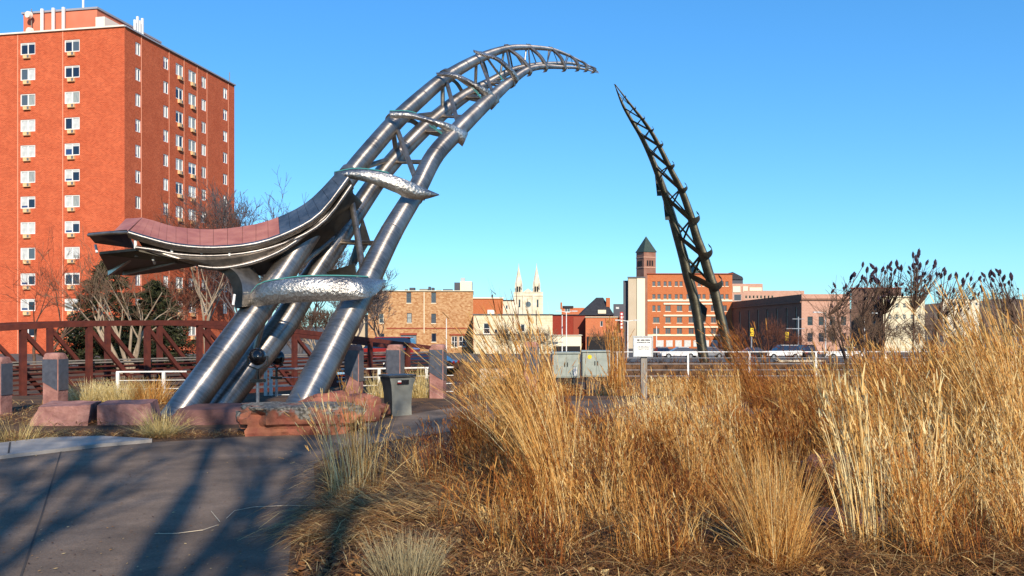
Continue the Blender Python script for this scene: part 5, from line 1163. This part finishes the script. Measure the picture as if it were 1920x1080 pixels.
sumac('tallest sumac shrub, its dark seed heads highest against the sky', 1730, 16.6, 3, [(1712, 484), (1722, 483), (1717, 490), (1720, 497), (1714, 505), (1724, 506), (1708, 507), (1736, 497), (1752, 496), (1750, 504), (1729, 517), (1743, 526), (1757, 519), (1767, 509), (1771, 517), (1778, 525), (1719, 512), (1764, 522)])
sumac('sumac shrub behind the tallest grass, right of the highest one', 1810, 17.0, 4, [(1794, 523), (1812, 520), (1820, 527), (1835, 525), (1787, 550), (1800, 540), (1845, 545), (1824, 541), (1806, 533)])
sumac('rightmost sumac shrub with few scattered seed heads', 1868, 17.4, 5, [(1855, 521), (1864, 529), (1873, 517), (1874, 512), (1892, 534), (1897, 526), (1860, 540), (1848, 520), (1880, 528), (1866, 520)])

# ------------------------------------------------------------------ dry grass
RS = np.random.RandomState(7)
def ribbons(base, tip, ctrl, w, tone, K=5, taper=.8, face=None):
    """quadratic ribbons: base, ctrl, tip (N,3), width (N,), tone (N,)"""
    N = len(base); t = np.linspace(0, 1, K)[None, :, None]
    C = base[:, None] * (1 - t) ** 2 + 2 * ctrl[:, None] * t * (1 - t) + tip[:, None] * t * t
    an = RS.uniform(0, np.pi, N) if face is None else RS.normal(0, face, N); s = np.stack([np.cos(an), np.sin(an), np.zeros(N)], 1)[:, None] * (w[:, None, None] * (1 - taper * t ** 1.5)) * .5
    V = np.stack([C - s, C + s], 2)                                      # N,K,2,3
    k = np.arange(K - 1); q = np.stack([2 * k, 2 * k + 1, 2 * k + 3, 2 * k + 2], 1); Fq = (np.arange(N) * 2 * K)[:, None, None] + q[None]
    return V.reshape(-1, 3), Fq.reshape(-1, 4), np.repeat(tone, 2 * K)
def join(parts):
    Vs, Fs, Ts, o = [], [], [], 0
    for V, f, t in parts: Vs.append(V); Fs.append(f + o); Ts.append(t); o += len(V)
    return np.concatenate(Vs), np.concatenate(Fs), np.concatenate(Ts)
def stems_at(bx, H, lean, spread, tone_mu, leaves=2.0, w=.0042, plume=True, tone_sd=.17, leaf_len=.4, curl=.5, basal=1.5):
    """bx (N,3) stem feet; H (N,) heights; lean (N,3) lean of the tip"""
    N = len(bx); up = np.array([0, 0, 1.]); jit = RS.normal(0, spread, (N, 3)) * np.array([1, 1, 0]) * H[:, None] * np.where(RS.uniform(0, 1, N) < .12, 3.5, 1.)[:, None]
    tip = bx + up * (H[:, None]) + (lean + jit); off = np.linalg.norm((lean + jit), axis=1) / np.maximum(H, .01); tip[:, 2] -= H * np.minimum(.4, off ** 2 * .35)
    ctrl = bx + (tip - bx) * .5; ctrl[:, 2] += H * .08; ctrl[:, :2] -= (lean + jit)[:, :2] * .2
    tone_mu = np.broadcast_to(np.asarray(tone_mu, float), (N,)); tone = np.clip(RS.normal(tone_mu, tone_sd, N), 0, 1); parts = [ribbons(bx, tip, ctrl, np.full(N, w) * RS.uniform(.7, 1.35, N), tone, face=.8)]
    M_ = int(N * leaves)
    if M_:
        i = RS.randint(0, N, M_); t = RS.uniform(.02, .75, M_)[:, None]; b = bx[i] * (1 - t) ** 2 + 2 * ctrl[i] * t * (1 - t) + tip[i] * t * t
        a = RS.uniform(0, 2 * np.pi, M_); L = H[i] * leaf_len * RS.uniform(.35, 1.2, M_); dirv = np.stack([np.cos(a), np.sin(a), np.zeros(M_)], 1); rise = RS.uniform(.1, 1.1, M_)
        e = b + dirv * (L * curl * RS.uniform(.5, 1.3, M_))[:, None] + up * (L * (rise - .35))[:, None] + lean[i] * .25; e[:, 2] = np.maximum(e[:, 2], bx[i][:, 2] + .01)
        c = b + dirv * (L * .18)[:, None] + up * (L * rise * .75)[:, None]; parts.append(ribbons(b, e, c, np.full(M_, w * 1.15) * RS.uniform(.6, 1.4, M_), np.clip(RS.normal(tone_mu[i] - .14, tone_sd, M_), 0, 1), K=5, taper=.9))
        M2 = int(N * basal)
        if M2:
            i = RS.randint(0, N, M2); b = bx[i] + RS.normal(0, .03, (M2, 3)) * np.array([1, 1, 0]); a = RS.uniform(0, 2 * np.pi, M2); L = np.minimum(.6, H[i] * .5) * RS.uniform(.4, 1.2, M2); dirv = np.stack([np.cos(a), np.sin(a), np.zeros(M2)], 1)
            e = b + dirv * (L * RS.uniform(.5, 1.0, M2))[:, None] + up * (L * RS.uniform(-.05, .45, M2))[:, None]; e[:, 2] = np.maximum(e[:, 2], bx[i][:, 2] + .02); c = b + dirv * (L * .25)[:, None] + up * (L * RS.uniform(.3, .9, M2))[:, None]
            parts.append(ribbons(b, e, c, np.full(M2, w * .9) * RS.uniform(.6, 1.4, M2), np.clip(RS.normal(tone_mu[i] - .3, tone_sd, M2), 0, 1), K=5, taper=.85))
    if plume:
        sel = np.where(RS.uniform(0, 1, N) < .75)[0]; r_ = 4
        i = np.repeat(sel, r_); n = len(i); f = RS.uniform(.80, 1.0, n)[:, None]; b = bx[i] * (1 - f) ** 2 + 2 * ctrl[i] * f * (1 - f) + tip[i] * f * f
        dv = tip[i] - ctrl[i]; dv /= np.linalg.norm(dv, axis=1)[:, None]; e = b + dv * (H[i] * RS.uniform(.04, .09, n))[:, None] + RS.normal(0, .012, (n, 3)); parts.append(ribbons(b, e, (b + e) / 2, np.full(n, w * 1.7), np.clip(RS.normal(tone_mu[i] - .05, .15, n), 0, 1), K=3, taper=.6))
    return join(parts)
def clump(label, px, py, H, n, lean=(-.25, 0), rad=.14, spread=.1, tone=.55, leaves=2., m='grass_gold', name='grass_clump', group='single dry grass clumps', w=.0042, z=0., plume=True, curl=.5, hmin=.55, leaf_len=.4):
    p = G(px, py, z); r_ = rad * np.sqrt(RS.uniform(0, 1, n)); a = RS.uniform(0, 6.283, n)
    bx = np.stack([r_ * np.cos(a), r_ * np.sin(a), np.full(n, -.02)], 1); Hs = H * RS.uniform(hmin, 1.05, n); ln = np.array([lean[0], lean[1], 0])[None] * Hs[:, None] * RS.uniform(.5, 1.4, n)[:, None] + bx * np.array([1, 1, 0]) * 1.2 * spread / .1 * .6
    V, Fq, t = stems_at(bx, Hs, ln, spread, tone, leaves, w, plume, curl=curl, leaf_len=leaf_len)
    o = link(name, np_mesh(name, V, Fq, M[m], t), None, p); return tag(o, label, 'grass', group)
clump('big leaning clump of golden grass in the middle foreground', 1045, 955, 1.75, 330, (-.38, .05), .16, .08, .68, 2.2, w=.005)
clump('golden grass clump close behind the big leaning one', 985, 880, 1.35, 190, (-.30, .05), .22, .12, .55, 2.4, w=.005)
clump('sparse pale grass stems at the edge of the path', 650, 930, 1.0, 60, (-.16, .0), .17, .16, .85, .8, w=.0055)
clump('pale upright stems just right of the ones at the path edge', 690, 920, .9, 40, (-.02, .0), .16, .12, .75, 1.0, w=.005)
clump('small greyish tuft of short stems at the bottom of the photo', 762, 1085, .34, 420, (-.02, 0), .19, .12, .62, 1.2, 'grass_grey', w=.0035, plume=False)
clump('dense fountain-shaped bunch of fine stems right of centre at the bottom', 1455, 1062, .84, 760, (-.06, .02), .15, .16, .66, 1.4, 'grass_gold', w=.0034, plume=False, hmin=.5)
clump('thin upright tuft between the leaning clump and the fountain-shaped bunch', 1165, 965, .68, 60, (-.03, 0), .12, .16, .72, 1.2, w=.005)
clump('tall pale straw stems in front of the reddish boulder', 1625, 1030, 1.25, 60, (-.10, .05), .15, .07, .88, 1.2, w=.008, curl=.8)
clump('second stand of tall pale straw stems, right of the first', 1725, 1005, 1.3, 44, (-.05, .05), .17, .10, .8, 1.5, w=.0075, curl=.8)
clump('tallest golden grass clump rising into the sky at the right edge', 1915, 940, 1.9, 240, (-.26, .05), .22, .05, .74, 1.8, w=.006)
clump('golden grass clump left of the tallest one, with broad curled leaves', 1820, 925, 1.5, 170, (-.22, .05), .24, .09, .66, 2.4, w=.006, curl=.8)
clump('reddish brown clump leaning left in front of the far arch base', 1430, 765, 1.75, 150, (-.45, 0), .25, .06, .32, 1.2, w=.0085)
clump('rust-red combed clump bent over to the left, behind the fountain-shaped bunch', 1520, 800, 1.0, 420, (-1.0, 0), .3, .12, .28, 1.0, w=.006, hmin=.7)
clump('upright orange clump between the cabinets and the information sign', 1157, 728, 1.75, 110, (-.03, 0), .22, .04, .5, 1.0, w=.011)
clump('orange clump left of the utility cabinets', 1015, 733, 1.0, 90, (-.12, 0), .3, .1, .5, 1.4, w=.010)
clump('soft pale yellow clump of feathery grass left of the arch', 170, 757, .56, 620, (.02, 0), .34, .17, .8, .8, 'grass_pale', w=.0075, plume=False)
clump('middle one of the feathery yellow clumps left of the arch', 228, 757, .58, 620, (.0, 0), .34, .16, .75, .8, 'grass_pale', w=.0075, plume=False)
clump('orange-tipped feathery clump nearest the left leg of the arch', 285, 757, .58, 520, (.0, 0), .3, .15, .62, .8, 'grass_gold', w=.0075, plume=False)
clump('spiky pale tuft in front of the second pink block', 300, 818, .48, 420, (-.02, 0), .18, .3, .62, 1.2, 'grass_pale', w=.005, plume=False, hmin=.4)
clump('thin grass tuft at the foot of the leftmost pink block', 30, 828, .5, 200, (.05, 0), .4, .2, .55, 1., 'grass_pale', w=.004, plume=False, hmin=.3)
clump('yellow grass tuft behind the litter bin', 790, 745, .75, 200, (-.02, 0), .2, .12, .7, .8, 'grass_pale', w=.0075, plume=False)
clump('yellow grass tuft between the bin and the first right pillar', 708, 745, .6, 140, (.02, 0), .2, .12, .66, .8, 'grass_pale', w=.007, plume=False)
clump('few very tall thin stems with dark seed heads against the sky beside the church', 985, 905, 2.0, 14, (-.12, .05), .3, .07, .2, .6, w=.0055, hmin=.8)
clump('tall thin stems standing before the lichen-covered boulder', 668, 870, 1.05, 40, (-.02, 0), .12, .06, .62, .9, w=.005)

def stuff(name, arr, m, label):
    V, Fq, t = arr; o = link(name, np_mesh(name, V, Fq, M[m], t)); o['kind'] = 'stuff'; o['label'] = label; o['category'] = 'grass'; return o
def field(n_cl, region, Hf, n_st, lean, tone, seed, w=.0045, leaves=1.8, rad=.16, spread=.09):
    """many overlapping clumps joined into one stand; region() gives (px, py, k)"""
    bx, Hs, ls, tn = [], [], [], []
    for _ in range(n_cl):
        px, py = region(); p = G(px, py); k = RS.randint(int(n_st * .6), int(n_st * 1.3)); r_ = rad * np.sqrt(RS.uniform(0, 1, k)) * RS.uniform(.7, 1.4); a = RS.uniform(0, 6.283, k)
        zb = zg(p.x, p.y); b = np.stack([p.x + r_ * np.cos(a), p.y + r_ * np.sin(a), np.full(k, zb - .02)], 1); H = Hf(px, py) * RS.uniform(.55, 1.05, k); bx.append(b); Hs.append(H)
        l_ = np.array([lean(px, py) + RS.normal(0, .08), RS.normal(0, .08), 0]); ls.append(l_[None] * H[:, None] * RS.uniform(.5, 1.4, k)[:, None]); tn.append(np.full(k, tone(px, py) + RS.normal(0, .2)))
    bx, Hs, ls = np.concatenate(bx), np.concatenate(Hs), np.concatenate(ls)
    dist = bx[:, 1].mean(); return stems_at(bx, Hs, ls, spread, np.concatenate(tn), leaves, w, tone_sd=.22, curl=.8, basal=2.2)
def reg(x0, x1, y0, y1): return lambda: (RS.uniform(x0, x1), RS.uniform(y0, y1))
hz = lambda x, xs, ys: float(np.interp(x, xs, ys))
A1 = field(20, reg(870, 1250, 800, 880), lambda x, y: RS.uniform(.45, .7), 90, lambda x, y: -.2, lambda x, y: .45, 1, w=.0055, leaves=2.6, spread=.16)
A2 = field(26, reg(1230, 1600, 810, 920), lambda x, y: RS.uniform(.55, .9), 100, lambda x, y: -.25, lambda x, y: .48, 2, w=.0055, leaves=2.4, spread=.13)
A3 = field(30, reg(1640, 2100, 850, 930), lambda x, y: RS.uniform(.8, 1.25) + .3 * max(0, (x - 1640) / 400), 90, lambda x, y: -.2, lambda x, y: .58, 3, w=.0058, leaves=2.6, spread=.11)
A4 = field(70, reg(860, 1700, 705, 738), lambda x, y: RS.uniform(.3, .55), 70, lambda x, y: -.12, lambda x, y: .5, 4, w=.010, leaves=1.4, rad=.4, spread=.16)
A5 = field(34, reg(1250, 2100, 745, 800), lambda x, y: RS.uniform(.6, .9) + .9 * max(0, (x - 1560) / 400), 100, lambda x, y: -.22, lambda x, y: .5, 5, w=.0075, rad=.3, leaves=2.2)
A6 = field(16, reg(880, 1250, 800, 850), lambda x, y: RS.uniform(.9, 1.35), 16, lambda x, y: -.2, lambda x, y: .5, 6, w=.006, leaves=2.0, spread=.12)
A9 = field(52, reg(860, 2050, 870, 985), lambda x, y: RS.uniform(.3, .6), 46, lambda x, y: -.15, lambda x, y: .27, 9, w=.0048, leaves=3.2, rad=.25, spread=.32)
A10 = field(18, reg(1080, 1420, 850, 950), lambda x, y: RS.uniform(.6, .95), 42, lambda x, y: -.12, lambda x, y: .58, 10, w=.005, leaves=2.2, rad=.16, spread=.14)
A11 = field(22, reg(1650, 2050, 930, 1010), lambda x, y: RS.uniform(.8, 1.3), 34, lambda x, y: -.15, lambda x, y: .66, 11, w=.0058, leaves=2.6, rad=.2, spread=.14)
A12 = field(9, reg(650, 900, 880, 930), lambda x, y: RS.uniform(.35, .7), 26, lambda x, y: -.2, lambda x, y: .5, 12, w=.005, leaves=2.4, rad=.2, spread=.25)
A8 = field(30, reg(1650, 2080, 795, 860), lambda x, y: RS.uniform(1.1, 1.5) + .35 * max(0, (x - 1700) / 300), 60, lambda x, y: -.2, lambda x, y: .62, 8, w=.0065, leaves=2.4, spread=.1)
A7 = field(14, reg(1560, 1950, 800, 860), lambda x, y: RS.uniform(1.2, 1.6), 40, lambda x, y: -.2, lambda x, y: .6, 7, w=.0065, leaves=2.4, spread=.1)
A13 = field(46, reg(870, 2000, 975, 1080), lambda x, y: RS.uniform(.12, .3), 44, lambda x, y: -.1, lambda x, y: .5, 13, w=.0042, leaves=2.5, rad=.22, spread=.5)
A14 = field(40, reg(880, 2050, 830, 985), lambda x, y: RS.uniform(.25, .6), 40, lambda x, y: -.2, lambda x, y: .45, 14, w=.0045, leaves=3, rad=.25, spread=.35)
A15 = field(11, reg(930, 1400, 985, 1065), lambda x, y: RS.uniform(.4, .75), 44, lambda x, y: -.12, lambda x, y: .5, 15, w=.0045, leaves=2.6, rad=.12, spread=.2)
A16 = field(9, reg(1680, 2000, 1000, 1070), lambda x, y: RS.uniform(.4, .9), 40, lambda x, y: -.12, lambda x, y: .6, 16, w=.005, leaves=2.6, rad=.12, spread=.2)
A17 = field(9, reg(880, 1300, 900, 980), lambda x, y: RS.uniform(.6, .95), 60, lambda x, y: -.25, lambda x, y: .3, 17, w=.0045, leaves=2.6, rad=.2, spread=.2)
stuff('dead_thatch', join([A13, A14]), 'grass_litter', 'brown dead thatch low between the golden grass clumps')
stuff('grass_stand', join([A1, A2, A3, A4, A5, A6, A7, A8, A9, A10, A11, A12, A15, A16, A17]), 'grass_gold', 'dense stand of tall dry golden grass filling the right half')
n = 1500; bx = np.stack([RS.uniform(-8, 46, n), RS.uniform(54.8, 58.5, n), np.zeros(n)], 1); bx[:, 2] = [zg(x, y) - .03 for x, y in bx[:, :2]]
stuff('bank_scrub', stems_at(bx, RS.uniform(.4, 1.15, n), RS.normal(0, .1, (n, 3)) * np.array([1, 1, 0]), .35, RS.uniform(.0, .5, n), 3.0, .02, plume=False, basal=3.0), 'grass_litter', 'brown scrub along the far bank of the river')
# low matted dead grass, fallen stalks and litter on the soil
def litter(n, xr, yr, Lr, zmax, w, tone, heading=None, keep=None):
    px, py = RS.uniform(*xr, n), RS.uniform(*yr, n); Y = EH * F / (py - HY); b = np.stack([(px - CX) / F * Y, Y, RS.uniform(.012, zmax, n) * RS.uniform(0, 1, n) + .012], 1)
    if keep is not None: b = b[keep(px, py)]; n = len(b)
    a = RS.uniform(0, 6.283, n) if heading is None else RS.normal(heading, .5, n); L = RS.uniform(*Lr, n); e = b + np.stack([np.cos(a) * L, np.sin(a) * L, RS.uniform(-.02, .5 * zmax + .015, n)], 1); e[:, 2] = np.maximum(e[:, 2], .012); c = (b + e) / 2; c[:, 2] += RS.uniform(.0, .4, n) * L
    return ribbons(b, e, c, np.full(n, w) * RS.uniform(.6, 1.5, n), np.clip(RS.normal(tone, .24, n), 0, 1), K=4, taper=.5)
xe = lambda py: np.interp(py, [845, 872, 950, 1000, 1090], [640, 590, 597, 553, 543])
kp = lambda px, py: px > xe(py) + 6
L1 = litter(13000, (540, 2000), (880, 1100), (.06, .3), .06, .005, .58, None, kp)
L2 = litter(3500, (600, 2000), (850, 900), (.1, .35), .08, .006, .4, None, kp)
L3 = litter(1500, (620, 920), (885, 985), (.25, .7), .13, .0055, .72, math.pi, kp)
L4 = litter(1200, (570, 760), (950, 1020), (.2, .6), .06, .005, .65, math.pi + .5, kp)
L9 = litter(260, (480, 640), (860, 1090), (.04, .14), .01, .004, .75, None, lambda px, py: np.abs(px - xe(py)) < 40 * RS.uniform(0, 1, len(px)) ** 2 + 8)
L5 = litter(4200, (-60, 470), (812, 833), (.06, .25), .05, .007, .55, None, lambda px, py: py < np.interp(px, [-60, 0, 130, 250, 330, 460], [838, 836, 822, 826, 826, 818]))
L6 = litter(2600, (-60, 340), (757, 800), (.1, .3), .06, .009, .6)
L7 = litter(5000, (1150, 2000), (900, 1080), (.15, .5), .16, .005, .5)
L8 = litter(3000, (850, 1200), (840, 960), (.15, .5), .2, .005, .4)
stuff('straw_litter', join([L1, L2, L3, L4, L5, L6, L7, L8, L9]), 'grass_litter', 'fallen straw and matted dead grass covering the soil')
# curled dead leaves and mulch chips
n = 9000; px, py = RS.uniform(545, 2000, n), RS.uniform(880, 1110, n); ok = kp(px, py); px, py = px[ok], py[ok]; n = len(px); Y = EH * F / (py - HY)
c = np.stack([(px - CX) / F * Y, Y, RS.uniform(.008, .03, n)], 1); s = RS.uniform(.015, .045, n)[:, None]; a = RS.uniform(0, 6.283, n); u = np.stack([np.cos(a), np.sin(a), RS.normal(0, .35, n)], 1); v = np.stack([-np.sin(a), np.cos(a), RS.normal(0, .35, n)], 1) * .6
V = np.stack([c - u * s - v * s * .4, c + u * s * .2 - v * s, c + u * s + v * s * .2, c - u * s * .2 + v * s], 1); V[:, :, 2] = np.maximum(V[:, :, 2], .006)
o = link('leaf_mulch', np_mesh('leaf_mulch', V.reshape(-1, 3), np.arange(n * 4).reshape(-1, 4), M['grass_litter'], np.repeat(np.clip(RS.normal(.4, .25, n), 0, 1), 4))); o['kind'] = 'stuff'; o['label'] = 'brown dead leaves and mulch chips on the bare soil'; o['category'] = 'mulch'
n = 700; py = RS.uniform(815, 1090, n); px = RS.uniform(-40, 600, n); Y = EH * F / (py - HY); c = np.stack([(px - CX) / F * Y, Y, np.full(n, .016)], 1); s = RS.uniform(.004, .018, n)[:, None]; a = RS.uniform(0, 6.283, n); u = np.stack([np.cos(a), np.sin(a), RS.uniform(-.2, .2, n)], 1); v = np.stack([-np.sin(a), np.cos(a), RS.uniform(-.2, .2, n)], 1) * .5; ok = (px < xe(py) + 5) & (py > 842)
V = np.stack([c - u * s, c - v * s, c + u * s, c + v * s], 1)[ok]; n = len(V)
o = link('path_debris', np_mesh('path_debris', V.reshape(-1, 3), np.arange(n * 4).reshape(-1, 4), M['grass_litter'], np.repeat(np.clip(RS.normal(.5, .3, n), 0, 1), 4))); o['kind'] = 'stuff'; o['label'] = 'small leaf bits and grit scattered on the path'; o['category'] = 'debris'
# single fallen stalks lying out on the path
def stalk(pts, label):
    mb = MB(); mb.tube([G(x, y) + Vector((0, 0, .016 + .01 * (i % 2))) for i, (x, y) in enumerate(pts)], .0026, 5); single('fallen_stalk', mb, M['step_stone'], label, 'stalk', group='stalks on the path')
stalk([(595, 952), (540, 953), (475, 954), (440, 963), (425, 975)], 'long pale stalk lying from the grass out onto the path')
stalk([(408, 988), (380, 1000), (330, 1004), (290, 1007)], 'pale broken stalk lying left of the long one on the path')
stalk([(396, 962), (412, 984)], 'short pale twig on the path between the two longer stalks')
